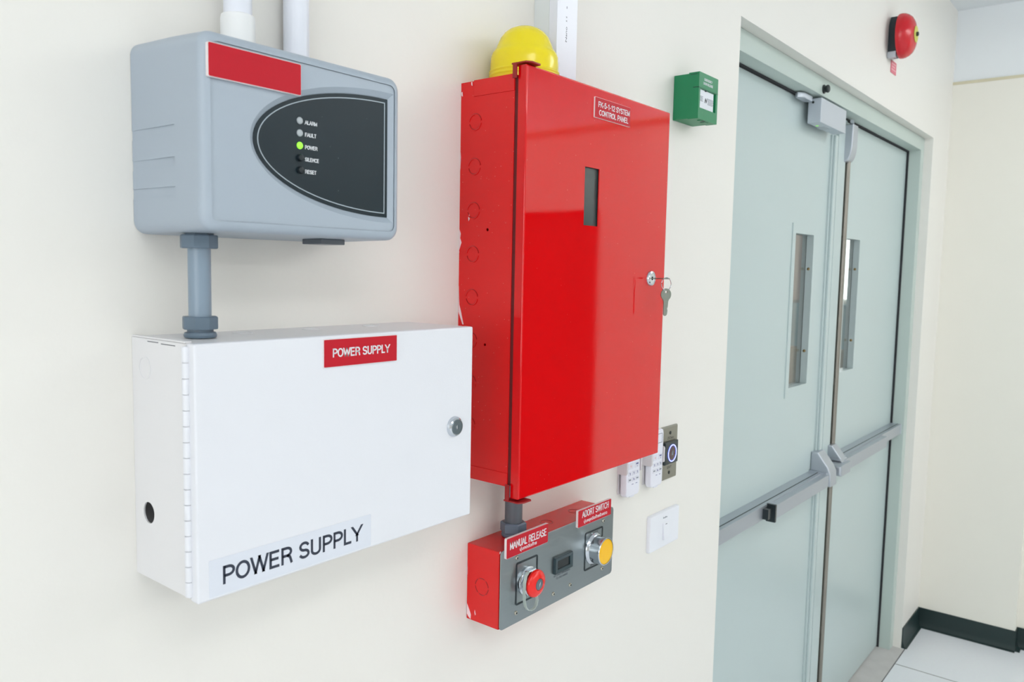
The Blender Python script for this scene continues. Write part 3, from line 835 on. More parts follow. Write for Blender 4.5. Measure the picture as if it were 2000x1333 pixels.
# door: tray shape with a window hole
DXa, DXb, DZa, DZb, DF, DBk = .8234, 1.2062, 1.2798, 1.8474, -.1133, -.0995
bm = B()
wn = [(.9607, 1.6512), (.9985, 1.6512), (.9985, 1.7337), (.9607, 1.7337)]
bv = .0021
rr = rrect(DXa + bv, DXb - bv, DZa + bv, DZb - bv, .0004, 2)
A = plane_with_holes(bm, rr, [wn], 'y', DF)
lp = A[0]
for k in range(1, 5):
    a = PI / 2 * k / 4
    ins = bv * (1 - math.sin(a)); yy = DF + bv * (1 - math.cos(a))
    pts_ = rrect(DXa + ins, DXb - ins, DZa + ins, DZb - ins, .0006, 2)
    nv = [bm.verts.new((x, yy, z)) for x, z in pts_]
    for i in range(len(lp)): bm.faces.new((lp[i], lp[(i + 1) % len(lp)], nv[(i + 1) % len(lp)], nv[i]))
    lp = nv
nl = wallring(bm, lp, 'y', DBk)
wallring(bm, A[1], 'y', DF + .0016)
wb = plane_with_holes(bm, rrect(DXa, DXb, DZa, DZb, .0006, 2), [wn], 'y', DBk)
dr = obj('cabinet_door', bm, M['red_paint'], t, sharp=30)
bm = B(); box(bm, .9570, 1.002, DF + .004, DF + .007, 1.647, 1.738); obj('window_pane', bm, M['dark_glass'], dr, label='dark slim window')
np_ = nameplate(dr, .9785, 1.0765, 1.8047, 1.8337, DF, .0024, .001, label='red plate with white letters')
caps(dr, 'lettering', 'FK-5-1-12 SYSTEM', .9868, 1.0738, 1.8203, 1.8283, DF - .0024, M['ink_white'], .15)
caps(dr, 'lettering', 'CONTROL PANEL', .9893, 1.0700, 1.8090, 1.8170, DF - .0024, M['ink_white'], .15)
# hinge brackets: folded strap at the top and bottom left corners
for s, zc in ((1, 1.8474), (-1, 1.2798)):
    bm = B()
    z0_, z1_ = (zc + .001, zc + .0028) if s > 0 else (zc - .0042, zc - .0024)
    prism(bm, [(.8195, -.091), (.8195, -.1145), (.8270, -.1195), (.8435, -.1195), (.8455, -.1165), (.8455, -.109), (.835, -.091)], 'z', z0_, z1_)
    if s > 0: box(bm, .8190, .8203, -.1000, -.0932, RZ1 - .006, z1_)
    else: box(bm, .8190, .8203, -.1000, -.0932, z0_, RZ0 + .004)
    br = obj('hinge_bracket', bm, M['red_dark'], t)
    bm = B(); sc_ = z1_ if s > 0 else z0_
    lathe(bm, [(.003, sc_), (.003, sc_ + s * .0008), (.0018, sc_ + s * .0016), (0, sc_ + s * .0017)], (.8285, -.108), 'z', 16)
    obj('screw', bm, M['screw'], br)
bm = B(); box(bm, .8243, .8260, -.0998, -.0932, RZ0 + .002, RZ1 - .003); obj('hinge_gap_shade', bm, M['gap_red'], t)  # dark red strip paints the shade in the gap behind the door
LC = (1.1585, 1.5763)
bm = B(); lathe(bm, [(.0125, DF + .0003), (.0125, DF - .0012), (.0115, DF - .0035), (.0095, DF - .0045), (.009, DF - .0045), (.0088, DF - .0038), (.003, DF - .0038), (.003, DF - .002), (0, DF - .002)], LC, 'y', 44, mis=[0, 0, 0, 0, 0, 0, 1, 1])
lk = obj('cam_lock', bm, [M['chrome'], M['dark']], t, sharp=25)

# key set
t = thing('key_set', (LC[0], -.142, 1.52), 'bunch of two worn keys on a wire ring, one in the red door lock', 'keys')
bm = B()
prism(bm, [(-.115, LC[1] - .0015), (-.126, LC[1] - .0025), (-.1275, LC[1] - .0065), (-.131, LC[1] - .0085), (-.1415, LC[1] - .0085), (-.1465, LC[1] - .004), (-.1465, LC[1] + .004), (-.1415, LC[1] + .0085), (-.131, LC[1] + .0085), (-.1275, LC[1] + .0065), (-.126, LC[1] + .0025), (-.115, LC[1] + .0015)], 'x', LC[0] - .0009, LC[0] + .0009)
for v in bm.verts:   # the key in the lock is turned flat (horizontal bow)
    dx, dz = v.co.x - LC[0], v.co.z - LC[1]
    v.co.x, v.co.z = LC[0] + dz, LC[1] - dx
obj('inserted_key', bm, M['key'], t)
bm = B(); ky = -.1425
rc = Vector((LC[0] + .0, ky, LC[1] - .0085)); rr_ = .0098
dirv = Vector((.92, -.38, 0)).normalized()
tube(bm, [rc + dirv * rr_ * math.cos(2 * PI * i / 28) + Vector((0, 0, 1)) * rr_ * 1.05 * math.sin(2 * PI * i / 28) for i in range(28)], .0007, 8, closed=True)
obj('key_ring', bm, M['chrome'], t)
# hanging key, turned so that its flat side faces down the wall
kd = Vector((.86, -.51, 0)).normalized(); kn = Vector((-kd.y, kd.x, 0)); kt = rc - Vector((0, 0, rr_ - .0015))
bm = B()
outl = []
for i in range(25):
    a = PI * (-.30) + (PI * 1.60) * i / 24
    outl.append((.0093 * math.cos(a), -.0085 + .0098 * math.sin(a)))
outl += [(-.0042, -.0195), (-.0036, -.0405), (-.0018, -.0428), (.0010, -.0425), (.0028, -.040), (.0034, -.034), (.0026, -.031), (.0036, -.028), (.0042, -.0195)]
holeK = circ((0, -.0042), .0022, 14)
plate_with_hole(bm, outl, [holeK], 'y', -.0009, .0009)
for v in bm.verts:
    p = v.co.copy(); v.co = kt + kd * p.x + kn * p.y + Vector((0, 0, p.z))
obj('hanging_key', bm, M['key'], t)

# ------------------------------------------------------------ yellow dome siren on the red cabinet
SX, SY = .8985, -.0494
bm = B()
lathe(bm, [(0.0476, RZ1 + .001), (0.0479, RZ1 + .0125), (0.0490, RZ1 + .0135), (0.0492, RZ1 + .0155), (0.0481, RZ1 + .0165), (0.0483, RZ1 + .0185), (0.0492, RZ1 + .0195), (0.0488, RZ1 + .0215), (0.0474, RZ1 + .0225),
           (0.0472, RZ1 + .033), (0.0463, RZ1 + .042), (0.0444, RZ1 + .0470), (0.0416, RZ1 + .0505), (0.0396, RZ1 + .0535), (0.0375, RZ1 + .0590), (0.0338, RZ1 + .0675), (0.0287, RZ1 + .0740), (0.0222, RZ1 + .0790), (.0150, RZ1 + .0820), (.0070, RZ1 + .0832), (0, RZ1 + .0834)], (SX, SY), 'z', 72)
o = obj('warning_beacon', bm, M['yellow'], sharp=60); tag(o, 'round yellow plastic dome beacon sitting on top of the red cabinet', 'beacon')

# ------------------------------------------------------------ trunking above the red cabinet
t = thing('cable_trunking', (1.01, -.02, RZ1), 'white square cable trunking rising from the red cabinet behind the yellow dome', 'cable trunking')
bm = B(); box(bm, .982, 1.0325, -.0285, -.0, RZ1, H, bevel=.0008); obj('channel', bm, M['trunk'], t)
bm = B(); box(bm, .9812, 1.0335, -.0435, -.0286, RZ1, H, bevel=.0012); cv = obj('cover', bm, M['pvc_white'], t)
text(cv, 'lettering', 'Nano', 1.0030, 1.0068, 1.9260, 1.9480, -.0435, M['ink_dark'], .0001, vertical=True)
text(cv, 'lettering', 'x  x', 1.0035, 1.0062, 1.955, 1.963, -.0435, M['ink_dark'], .0001, vertical=True)
text(cv, 'lettering', '-   - - -', 1.0045, 1.0056, 1.974, 2.01, -.0435, M['ink_dark'], .0001, vertical=True)

# ------------------------------------------------------------ two pipes above the grey unit
t = thing('pvc_pipe', (.4655, -.024, 1.79), 'left white PVC pipe with a socket collar, running up above the grey unit', 'pipe')
bm = B(); cyl(bm, (.4655, -.028), 'z', .0136, 1.785, H, 32); obj('pipe', bm, M['pvc_white'], t)
bm = B(); lathe(bm, [(.0166, 1.7895), (.0166, 1.828), (.0160, 1.831), (.0137, 1.832)], (.4655, -.028), 'z', 32); obj('socket', bm, M['pvc_white2'], t)
bm = B(); cyl(bm, (.5435, -.0160), 'z', .0136, 1.7905, H, 32)
o = obj('pvc_pipe', bm, M['pvc_white']); tag(o, 'right plain white PVC pipe without collar, running up above the grey unit', 'pipe')

# ------------------------------------------------------------ manual release station
MX0, MX1, MZ0, MZ1, MD = .8496, 1.1476, 1.0747, 1.1895, -.0643
t = thing('release_station', (.9986, 0, MZ0), 'low red box with brushed steel face, red and yellow push buttons', 'control station')
bm = B()
box(bm, MX0, MX1 - .002, MD + .0035, -.0002, MZ0, MZ1 - .0008, bevel=.0012)
for k in range(2): ring_flat(bm, ((1.004, 1.0835)[k], -.0285), 'z', .0097, .0104, MZ1 - .0008, MZ1 - .0005, mi=1)
for k in range(6):
    a = k * PI / 3 + .1; ring_flat(bm, (-.0292, 1.1300), 'x', .0117, .0126, MX0 - .0003, MX0 + .0005, n=5, a0=a, a1=a + PI / 3 - .2, mi=1)
body = obj('body', bm, [M['red_paint_side'], M['red_dark']], t)
bm = B()
chip(bm, 'x', MX0 - .0004, [(-.001, 1.098), (-.005, 1.091), (-.009, 1.083), (-.0085, 1.076), (-.004, 1.079), (-.001, 1.083)])
chip(bm, 'x', MX0 - .0004, [(-.0165, 1.092), (-.018, 1.086), (-.0172, 1.084), (-.016, 1.088)])
chip(bm, 'y', MD + .0031, [(.8497, 1.1862), (.8525, 1.1868), (.8525, 1.1895), (.850, 1.189)])
chip(bm, 'x', MX0 - .0004, [(-.0005, 1.162), (-.0012, 1.150), (-.0012, 1.142), (-.0005, 1.138)])
bm.free()
bm = B(); prism(bm, rrect(MX0 - .0006, MX1, MZ0 - .0008, MZ1 + .0006, .0065, 6), 'y', MD, MD + .0018, bevel=.0004, seg=1)
fp = obj('face_plate', bm, M['steel'], t)
for x, z in ((.8847, 1.0898), (.9769, 1.0897), (1.0223, 1.0904), (1.1152, 1.0907), (.8844, 1.1722), (1.1155, 1.1725)):
    bm = B(); screw_head(bm, (x, z), MD, .0033); obj('screw', bm, [M['screw'], M['dark']], fp)
for x0, x1 in ((.8833, .9354), (1.0617, 1.1153)):
    bm = B(); plate_with_hole(bm, rrect(x0, x1, 1.1003, 1.1643, .004, 5), [rrect(x0 + .0028, x1 - .0028, 1.1031, 1.1615, .0018, 5)], 'y', MD - .0006, MD + .0003)
    obj('legend_frame', bm, M['frame_black'], fp)
text(fp, 'lettering', 'SYSTEM', 1.078, 1.100, 1.1572, 1.1602, MD, M['ink_black'], .0001)
text(fp, 'lettering', 'ABORT', 1.080, 1.098, 1.1045, 1.1075, MD, M['ink_black'], .0001)
bm = B()
bx0, bx1, bz0, bz1 = .9760, 1.0232, 1.1206, 1.1466
loft(bm, [rr3(bx0, bx1, bz0, bz1, .001, MD + .0002, 2), rr3(bx0, bx1, bz0, bz1, .001, MD - .0035, 2), rr3(bx0 + .001, bx1 - .001, bz0 + .001, bz1 - .001, .001, MD - .0048, 2),
          rr3(bx0 + .0065, bx1 - .0065, bz0 + .0058, bz1 - .0058, .0005, MD - .0038, 2), rr3(bx0 + .0068, bx1 - .0068, bz0 + .006, bz1 - .006, .0005, MD - .002, 2)], cap1=False)
dsp = obj('display_bezel', bm, M['bezel'], t)
bm = B(); box(bm, bx0 + .006, bx1 - .006, MD - .0022, MD, bz0 + .005, bz1 - .005); obj('display_window', bm, M['lcd'], dsp)
text(fp, 'lettering', 'SECONDS REMAINING', .9775, 1.0215, 1.1150, 1.1182, MD, M['ink_dark'], .0001)
text(fp, 'lettering', 'TO DISCHARGE', .984, 1.0150, 1.1098, 1.1130, MD, M['ink_dark'], .0001)
# manual release: hex chrome body and red mushroom with key barrel
bc = (.9088, 1.1315)
bm = B()
lathe(bm, [(.0215, MD), (.0215, MD - .0035), (.0195, MD - .005)], bc, 'y', 40)
lathe(bm, [(.0205, MD - .0045), (.0205, MD - .0095), (.0190, MD - .0105)], bc, 'y', 6)
lathe(bm, [(.013, MD - .010), (.013, MD - .0135)], bc, 'y', 32)
hx_ = obj('release_button_base', bm, M['chrome'], t, sharp=25)
bm = B(); y_ = MD - .012
lathe(bm, [(.0125, y_), (.0185, y_ - .0018), (.0205, y_ - .0045), (.0200, y_ - .0070), (.0180, y_ - .0095), (.0130, y_ - .0118), (.0090, y_ - .0124), (.0082, y_ - .0108), (0, y_ - .0108)], bc, 'y', 48)
mb = obj('mushroom_button', bm, M['red_button'], t, sharp=50)
bm = B(); lathe(bm, [(.0081, y_ - .0105), (.0081, y_ - .0122), (.0074, y_ - .0126), (0, y_ - .0126)], bc, 'y', 32)
kb = obj('key_barrel', bm, M['chrome_dark'], mb)
bm = B(); prism(bm, [(bc[0] - .0006, bc[1] - .005), (bc[0] + .0012, bc[1] - .0002), (bc[0] + .0024, bc[1] + .0045), (bc[0] - .0010, bc[1] + .0008)], 'y', y_ - .0129, y_ - .0126); obj('key_slot', bm, M['chrome'], mb)
bm = B()
P3 = [(.8955, 1.1520), (.8895, 1.1475), (.8868, 1.138), (.8862, 1.125), (.8868, 1.112), (.8895, 1.1015), (.8950, 1.0948), (.9025, 1.0918), (.9098, 1.0922), (.9152, 1.0962), (.9175, 1.1025), (.9165, 1.1085), (.9120, 1.112)]
tube(bm, [(x, -.078, z) for x, z in P3], .001, flat=(.0052, .0007, (0, 1, 0)))
obj('pull_strap', bm, M['tag_metal'], t)
# abort switch: chrome collar with recessed yellow lens
bc = (1.0885, 1.1325)
bm = B()
lathe(bm, [(.0262, MD), (.0262, MD - .002), (.0245, MD - .0045), (.0228, MD - .006), (.0225, MD - .0075), (.0225, MD - .0235), (.0218, MD - .0245), (.0208, MD - .0245), (.0206, MD - .0235), (.0206, MD - .016)], bc, 'y', 56, cap=False)
obj('abort_button_collar', bm, M['chrome'], t, sharp=30)
bm = B(); lathe(bm, [(.0206, MD - .0236), (.0203, MD - .0236), (.0200, MD - .0185), (.0192, MD - .0175), (.0186, MD - .0185), (.010, MD - .0195), (0, MD - .0198)], bc, 'y', 48)
obj('abort_button_lens', bm, M['yellow_button'], t, label='yellow lens')
# name plates standing proud of the face
for x0, x1, z0, z1, l1, a, l2, b in (
        (.8560, .9547, 1.1783, 1.2077, 'MANUAL RELEASE', (.8632, .9500, 1.1900, 1.2012), 'ปุ่มกดฉีดก๊าซ', (.8862, .9262, 1.1812, 1.1885)),
        (1.0345, 1.1327, 1.1800, 1.2077, 'ABORT SWITCH', (1.0460, 1.1245, 1.1940, 1.2050), 'ปุ่มหยุดฉีดก๊าซชั่วคราว', (1.0510, 1.1200, 1.1828, 1.1905))):
    pl = nameplate(t, x0, x1, z0, z1, MD, .0042, .0014, label='red plate with white letters')
    caps(pl, 'lettering', l1, *a, MD - .0042, M['ink_white'], .135)
    text(pl, 'lettering', l2, *b, MD - .0042, M['ink_white'], .0002, bold=.015)

# conduit between red cabinet and release station
CX, CY = .918, -.0305
t = thing('conduit_pipe', (CX, CY, MZ1), 'short dark grey vertical conduit between the red cabinet and the release station', 'conduit')
bm = B(); cyl(bm, (CX, CY), 'z', .0132, 1.205, RZ0, 32); obj('pipe', bm, M['conduit_dark'], t)
bm = B()
lathe(bm, [(.0165, MZ1 - .0004), (.0178, MZ1 + .0015), (.0178, MZ1 + .0045), (.016, MZ1 + .0065)], (CX, CY), 'z', 32)
lathe(bm, [(.0185, MZ1 + .0062), (.0198, MZ1 + .0078), (.0198, MZ1 + .0195), (.0180, MZ1 + .0215)], (CX, CY), 'z', 6)
obj('adaptor_nut', bm, M['conduit_nut'], t, sharp=30)

# ------------------------------------------------------------ green call point
GX0, GX1, GZ0, GZ1, GD = 1.4272, 1.5101, 1.8806, 1.9666, -.0532
t = thing('call_point', (1.4687, 0, GZ0), 'green plastic emergency door release box on the wall beside the doors', 'call point')
bm = B()
box(bm, GX0, GX1, GD + .020, -.0002, GZ0, GZ1 - .0018, bevel=.0012)
wn = [(1.4335, 1.9005), (1.5020, 1.9005), (1.5020, 1.9365), (1.4335, 1.9365)]
A = plane_with_holes(bm, rrect(GX0, GX1, GZ0 - .001, GZ1, .0012, 3), [wn], 'y', GD)
wallring(bm, A[0], 'y', GD + .0215)
wallring(bm, A[1], 'y', GD + .007)
plane_with_holes(bm, rrect(GX0, GX1, GZ0 - .001, GZ1, .0012, 3), [], 'y', GD + .0215)
body = obj('housing', bm, M['green'], t)
bm = B(); box(bm, GX0 - .0004, GX1 - .02, GD + .004, GD + .018, GZ1 - .0045, GZ1 - .0036); box(bm, GX0 - .0003, GX0 + .001, GD - .0003, GD + .012, 1.9375, 1.9386)
box(bm, GX0, GX1 + .0002, GD - .0004, GD + .001, 1.9372, 1.9377)
obj('lid_seam', bm, M['baseboard'], t)
bm = B(); box(bm, 1.4340, 1.4975, GD + .003, GD + .0072, 1.9008, 1.9362); cd = obj('press_card', bm, M['card'], t)
bm = B()
yy = GD + .003
for side, n in ((0, 5), (1, 6)):
    for k in range(n):
        x0, x1 = (1.4355, 1.4520) if side == 0 else (1.4720, 1.4970)
        z = 1.9230 - k * .0021 - side * .0005
        box(bm, x0, x1 - (k % 2) * .002, yy - .0002, yy, z, z + .0010)
obj('card_print', bm, M['card_ink'], cd)
bm = B()
prism(bm, [(1.4585, 1.9135), (1.4605, 1.9135), (1.4632, 1.9195), (1.4650, 1.9135), (1.4668, 1.9140), (1.4705, 1.9232), (1.4690, 1.9232), (1.4662, 1.9172), (1.4640, 1.9225), (1.4622, 1.9225)], 'y', yy - .0003, yy)
obj('card_arrow', bm, M['ink_black'], cd)
bm = B(); prism(bm, [(1.4575, 1.9366), (1.4645, 1.9366), (1.4622, 1.9345), (1.4598, 1.9345)], 'y', GD + .0005, GD + .006); obj('card_notch', bm, M['baseboard'], t)
caps(t, 'lettering', 'EMERGENCY', 1.4490, 1.4835, 1.9530, 1.9578, GD, M['ink_white'], .17)
caps(t, 'lettering', 'DOOR RELEASE', 1.4455, 1.4865, 1.9455, 1.9503, GD, M['ink_white'], .17)
bm = B()
box(bm, 1.4455, 1.4550, GD + .004, GD + .010, GZ0 - .0022, GZ0); box(bm, 1.4700, 1.4850, GD + .006, GD + .016, GZ0 - .0018, GZ0); box(bm, 1.4560, 1.4660, GD + .003, GD + .012, GZ0 - .0014, GZ0 - .0008, mi=1)
obj('reset_slot', bm, [M['green'], M['baseboard']], t)

# ------------------------------------------------------------ remote controls in holders
def remote(x0, x1, lab, hlab):
    z0, z1 = 1.1690, 1.2815; yb, yf = -.0045, -.0185
    h = thing('remote_holder', ((x0 + x1) / 2, 0, 1.168), hlab, 'remote holder')
    bm = B()
    box(bm, x0 - .002, x1 + .002, -.0022, -.0002, 1.1735, 1.2745, bevel=.0005)
    for s, xa in ((-1, x0), (1, x1)):
        a, b = (xa - .0032, xa - .0012) if s < 0 else (xa + .0012, xa + .0032)
        prism(bm, rrect(-.0205, -.0002, 1.2125, 1.2445, .003, 4), 'x', a, b)
        a, b = (xa - .0030, xa + .0018) if s < 0 else (xa - .0018, xa + .0030)
        box(bm, a, b, -.0207, -.0192, 1.2150, 1.2425, bevel=.0005)
    obj('cradle', bm, M['holder'], h)
    bm = B(); xc = (x0 + x1) / 2 + .004
    prism(bm, rrect(xc - .008, xc + .008, 1.1655, 1.1700, .002, 4), 'y', -.0145, -.0022)
    obj('bottom_tab', bm, M['remote'], h)
    r = thing('remote_control', ((x0 + x1) / 2, (yb + yf) / 2, z0), lab, 'remote control')
    bm = B()
    L = [rr3(x0 + .002, x1 - .002, z0 + .003, z1 - .001, .006, yb), rr3(x0, x1, z0, z1, .008, yb - .003), rr3(x0, x1, z0, z1, .008, yf + .003), rr3(x0 + .0008, x1 - .0008, z0 + .0008, z1 - .0008, .0075, yf + .0008), rr3(x0 + .002, x1 - .002, z0 + .002, z1 - .002, .007, yf)]
    loft(bm, L)
    obj('case', bm, M['remote'], r, sharp=30)
    w_ = x1 - x0
    bm = B(); plate_with_hole(bm, rrect(x0 + .008, x1 - .006, 1.2540, 1.2730, .001, 3), [rrect(x0 + .009, x1 - .007, 1.2550, 1.2720, .001, 3)], 'y', yf - .0003, yf + .0002)
    obj('display_outline', bm, M['card_ink'], r)
    keys = [(0, 1.2215, .48, 0), (.58, 1.2215, .42, 1), (.04, 1.2085, .27, 2), (.38, 1.2085, .27, 2), (.70, 1.2085, .27, 2), (.02, 1.1970, .29, 3), (.38, 1.1970, .27, 4), (.70, 1.1970, .27, 3)]
    for fx, z, fw, kind in keys:
        a = x0 + .005 + fx * (w_ - .009); b = a + fw * (w_ - .009) * .93; hgt = .0112 if kind < 2 else .0085
        bm = B(); prism(bm, rrect(a, b, z, z + hgt, .001, 2), 'y', yf - .0007, yf + .0003, bevel=.0002, seg=1)
        k_ = obj('key_button', bm, M['remote_key'], r)
        bm = B(); xm, zm = (a + b) / 2, z + hgt / 2
        if kind == 0: ring_flat(bm, (xm, zm), 'y', .0013, .0018, yf - .0009, yf - .0006, n=12)
        elif kind == 1: box(bm, xm - .004, xm + .004, yf - .0009, yf - .0006, zm + .0005, zm + .0035); prism(bm, [(xm - .0014, zm - .0018), (xm + .0014, zm - .0018), (xm, zm - .0040)], 'y', yf - .0009, yf - .0006)
        elif kind == 2: box(bm, xm - .0018, xm + .0010, yf - .0009, yf - .0006, zm + .0008, zm + .0022); box(bm, xm - .0003, xm + .0010, yf - .0009, yf - .0006, zm - .0022, zm + .001)
        elif kind == 3: box(bm, xm - .0034, xm + .0034, yf - .0009, yf - .0006, zm - .0010, zm + .0014)
        else: prism(bm, [(xm - .0014, zm + .0024), (xm - .0004, zm + .0024), (xm + .0020, zm - .0004), (xm + .0010, zm - .0026), (xm - .0010, zm - .0014)], 'y', yf - .0009, yf - .0006)
        obj('key_print', bm, M['remote_ink_red'] if kind == 0 else (M['card_ink'] if kind == 3 else M['remote_ink']), k_)
    bm = B(); box(bm, x0 + w_ * .40, x0 + w_ * .52, yf - .0002, yf, 1.1912, 1.1923); box(bm, x0 + w_ * .68, x0 + w_ * .80, yf - .0002, yf, 1.1912, 1.1923)
    obj('case_print', bm, M['remote_ink'], r)
remote(1.2655, 1.3150, 'white remote control nearest the red cabinet, left of the pair', 'translucent white cradle holding the remote nearest the red cabinet')
remote(1.3580, 1.4040, 'white remote control beside the exit button plate, right of the pair', 'translucent white cradle holding the remote beside the exit button plate')

# ------------------------------------------------------------ exit button
t = thing('exit_button', (1.46, 0, 1.1655), 'brushed metal exit button plate with a glowing blue ring', 'exit button')
EX0, EX1, EZ0, EZ1 = 1.4255, 1.4905, 1.1662, 1.2762
bm = B()
loft(bm, [rr3(EX0, EX1, EZ0, EZ1, .001, -.0002, 2), rr3(EX0, EX1, EZ0, EZ1, .001, -.0022, 2), rr3(EX0 + .0012, EX1 - .0012, EZ0 + .0012, EZ1 - .0018, .001, -.0042, 2)])
pl = obj('plate', bm, M['steel_warm'], t)
for z in (1.2620, 1.1798):
    bm = B(); lathe(bm, [(.0036, -.0040), (.0036, -.0048), (.0026, -.0052), (0, -.0052)], (1.4585, z), 'y', 20); obj('screw', bm, M['dark'], pl)
text(pl, 'lettering', 'ZKTeco', 1.4470, 1.4730, 1.2492, 1.2545, -.0042, M['ink_black'], .0001)
text(pl, 'lettering', 'EXIT', 1.4500, 1.4680, 1.1885, 1.1935, -.0042, M['ink_black'], .0001)
bm = B(); box(bm, 1.4285, 1.4845, -.0100, -.004, 1.1990, 1.2455, bevel=.0022, seg=3)
hs = obj('sensor_housing', bm, M['black_gloss'], t)
ec = (1.4585, 1.2210)
bm = B(); ring_flat(bm, ec, 'y', .0155, .0178, -.0106, -.0095, n=48); obj('light_ring', bm, M['ring_blue'], hs, label='glowing blue ring')
bm = B(); ring_flat(bm, ec, 'y', .0165, .0175, -.0109, -.0104, n=48); obj('light_ring', bm, M['ring_white'], hs, label='pale core of the glowing ring')
bm = B(); lathe(bm, [(.0154, -.0095), (.0154, -.0103), (.012, -.0107), (0, -.0108)], ec, 'y', 40); obj('sensor_lens', bm, M['maroon'], hs)
bm = B(); prism(bm, [(ec[0] - .003, ec[1] - .004), (ec[0] + .003, ec[1] - .004), (ec[0] + .0035, ec[1] + .002), (ec[0], ec[1] + .006), (ec[0] - .0035, ec[1] + .001)], 'y', -.0110, -.0107); obj('lens_symbol', bm, M['card_ink'], hs)

# ------------------------------------------------------------ light switch
t = thing('light_switch', (1.445, 0, 1.027), 'square white wall switch plate with one narrow rocker', 'light switch')
sx0, sx1, sz0, sz1 = 1.3820, 1.5040, 1.0290, 1.1035
bm = B()
loft(bm, [rr3(sx0, sx1, sz0, sz1, .003, -.0002, 4), rr3(sx0, sx1, sz0, sz1, .003, -.0055, 4), rr3(sx0 + .0015, sx1 - .0015, sz0 + .0015, sz1 - .0015, .003, -.0078, 4), rr3(sx0 + .006, sx1 - .006, sz0 + .005, sz1 - .005, .002, -.0086, 4)])
obj('plate', bm, M['switch'], t)
bm = B()
prism(bm, [(-.0084, 1.0460), (-.0125, 1.0460), (-.0135, 1.0475), (-.0100, 1.0800), (-.0084, 1.0808)], 'x', 1.4320, 1.4560, bevel=.0006)
rk = obj('rocker', bm, M['switch'], t)
bm = B(); box(bm, 1.4405, 1.4465, -.0108, -.0100, 1.0765, 1.0775); obj('rocker_mark', bm, M['ink_dark'], rk)
bm = B()
for k in range(4): box(bm, 1.4330 + k * .0045, 1.4360 + k * .0045, -.0089, -.0085, 1.0895, 1.0925 - (k % 2) * .001)
obj('plate_mark', bm, M['card_ink'], t)

# ------------------------------------------------------------ fire bell and its sticker
BX, BZ = 2.925, 2.380
t = thing('fire_bell', (BX, 0, BZ - .075), 'round red fire alarm bell on a black base, high on the wall above the doors', 'alarm bell')
bm = B()
prism(bm, [(BX - .030, BZ - .045), (BX - .030, BZ + .035), (BX - .012, BZ + .064), (BX + .05, BZ + .058), (BX + .05, BZ - .058), (BX - .02, BZ - .058)], 'y', -.030, -.0002, bevel=.003)
cyl(bm, (BX, BZ), 'y', .048, -.038, -.028, 36)
obj('base', bm, M['bell_black'], t)
bm = B()
R0 = .0712
lathe(bm, [(R0 - .004, -.031), (R0, -.031), (R0 + .0005, -.038), (R0 - .001, -.047), (R0 - .006, -.057), (R0 - .014, -.066), (R0 - .026, -.0725), (R0 - .042, -.0765), (R0 - .058, -.078), (0, -.0782)], (BX, BZ), 'y', 64, cap=True)
obj('gong', bm, M['bell_red'], t, sharp=60)
bm = B(); lathe(bm, [(.026, -.0776), (.026, -.0790), (.010, -.0794), (0, -.0794)], (BX, BZ), 'y', 36); obj('centre_disc', bm, M['bell_yellow'], t)
bm = B(); lathe(bm, [(.007, -.078), (.007, -.084), (.005, -.086), (0, -.086)], (BX, BZ), 'y', 20); obj('centre_bolt', bm, M['dark'], t)
bm = B(); box(bm, BX - .034, BX - .016, -.028, -.0002, BZ - .072, BZ - .052, bevel=.002); obj('striker_lug', bm, M['alu'], t)
bm = B(); box(bm, 2.945, 3.012, -.002, -.0002, 2.2740, 2.3140)
o = obj('wall_sticker', bm, M['pink_sign']); tag(o, 'small faded red sticker on the wall just below the bell', 'sticker')
bm = B()
for k, (a, b) in enumerate(((.008, .058), (.012, .050), (.006, .060))): box(bm, 2.945 + a, 2.945 + b, -.0023, -.0019, 2.3030 - k * .0095, 2.3065 - k * .0095)
obj('print', bm, M['sign_ink'], o)

# ------------------------------------------------------------ ceiling lights
def ceiling_light(x, y, lab, z=None, group='fluorescent ceiling lights'):
    z = z or H
    t = thing('ceiling_light', (x, y, z - .1), lab, 'ceiling light', group)
    sx, sy = .60, .16
    bm = B(); box(bm, x - sx - .01, x + sx + .01, y - sy - .01, y + sy + .01, z - .03, z - .001, bevel=.003)
    obj('housing', bm, M['lamp_housing'], t)
    bm = B(); box(bm, x - sx, x + sx, y - sy, y + sy, z - .10, z - .03, bevel=.01); obj('diffuser', bm, M['diffuser'], t)
LIGHTS = [(-2.7, -1.8, 'added left-wall fill'), (-.2, -1.8, 'near left'), (3.0, -1.35, 'near right'), (3.0, -2.9, 'added right-side fill'), (-.2, -4.2, 'far left'), (1.4, -4.2, 'far middle'), (3.0, -4.2, 'far right')]  # leftmost and middle right lamps are added to brighten those sides
for x, y, s in LIGHTS: ceiling_light(x, y, 'lit rectangular ceiling light, %s one of the room' % s)

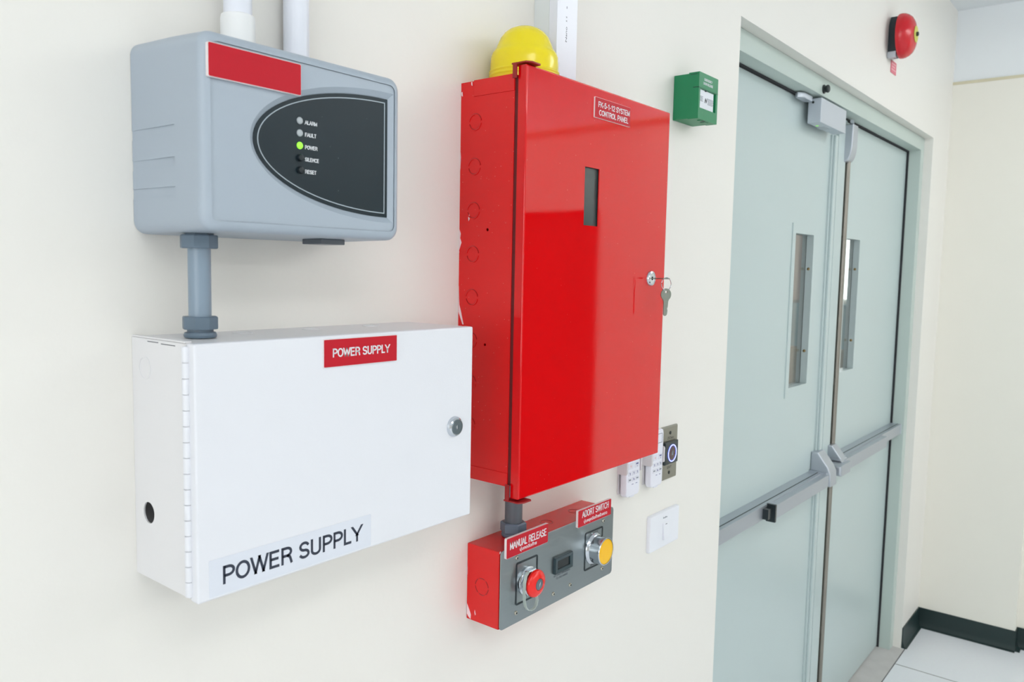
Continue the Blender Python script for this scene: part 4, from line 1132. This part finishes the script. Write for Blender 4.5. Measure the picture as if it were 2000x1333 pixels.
# unseen window with a glowing pane, added as fill light from the left
bm = B()
wx = XL
plate_with_hole(bm, [(-4.1, .85), (-.7, .85), (-.7, 2.35), (-4.1, 2.35)], [[(-4.04, .91), (-2.43, .91), (-2.43, 2.29), (-4.04, 2.29)], [(-2.37, .91), (-.76, .91), (-.76, 2.29), (-2.37, 2.29)]], 'x', wx + .001, wx + .05)
w2 = struct('left_fill_window', bm, M['lamp_housing'])
bm = B(); box(bm, wx + .005, wx + .02, -4.04, -.76, .91, 2.29)
o = obj('window_pane', bm, M['fill_pane'], w2); 
# ============================================================ corridor beyond the doors
bm = B(); box(bm, 1.0, 6.2, .15, 3.0, -.05, -.002); struct('floor_corridor', bm, M['corridor_brown'])
bm = B(); box(bm, 1.0, 6.2, .15, 3.0, 2.6, 2.65); struct('ceiling_corridor', bm, M['ceiling'])
bm = B(); box(bm, 1.0, 6.2, 3.0, 3.05, -.05, 2.65); struct('wall_corridor_back', bm, M['corridor_wall'])
bm = B(); box(bm, .95, 1.0, .15, 3.0, -.05, 2.65); struct('wall_corridor_left', bm, M['corridor_wall'])
bm = B(); prism(bm, [(.15, -.05), (3.05, -.05), (3.05, 2.65), (.15, 2.65)], 'x', 6.15, 6.2); struct('wall_corridor_right', bm, M['corridor_wall'])
bm = B(); box(bm, 4.2, 6.2, .1, .15, -.05, 2.65); struct('wall_corridor_front', bm, M['corridor_wall'])
bm = B(); box(bm, 6.13, 6.149, .62, 1.14, 1.42, 2.2); struct('window_1', bm, M['daylight'])
bm = B(); box(bm, 5.95, 6.14, .55, 2.3, .0, 1.05, bevel=.005); o = obj('low_cabinet', bm, M['corridor_brown']); tag(o, 'brown low cabinet seen through the door windows', 'cabinet')
bm = B(); box(bm, 6.06, 6.12, .55, 2.3, 1.052, 1.38, bevel=.003); o = obj('partition_screen', bm, M['corridor_teal']); tag(o, 'pale teal screen on the cabinet seen through the door windows', 'screen')
bm = B(); box(bm, 6.10, 6.14, 1.2, 1.8, 1.40, 2.1, bevel=.003); o = obj('curtain', bm, M['corridor_pink']); tag(o, 'pinkish curtain seen through the left door window', 'curtain')

ceiling_light(4.2, 1.2, 'added ceiling light brightening the corridor beyond the double doors', 2.6, 'corridor fill light')  # unseen lamp added to brighten the view through the door glass
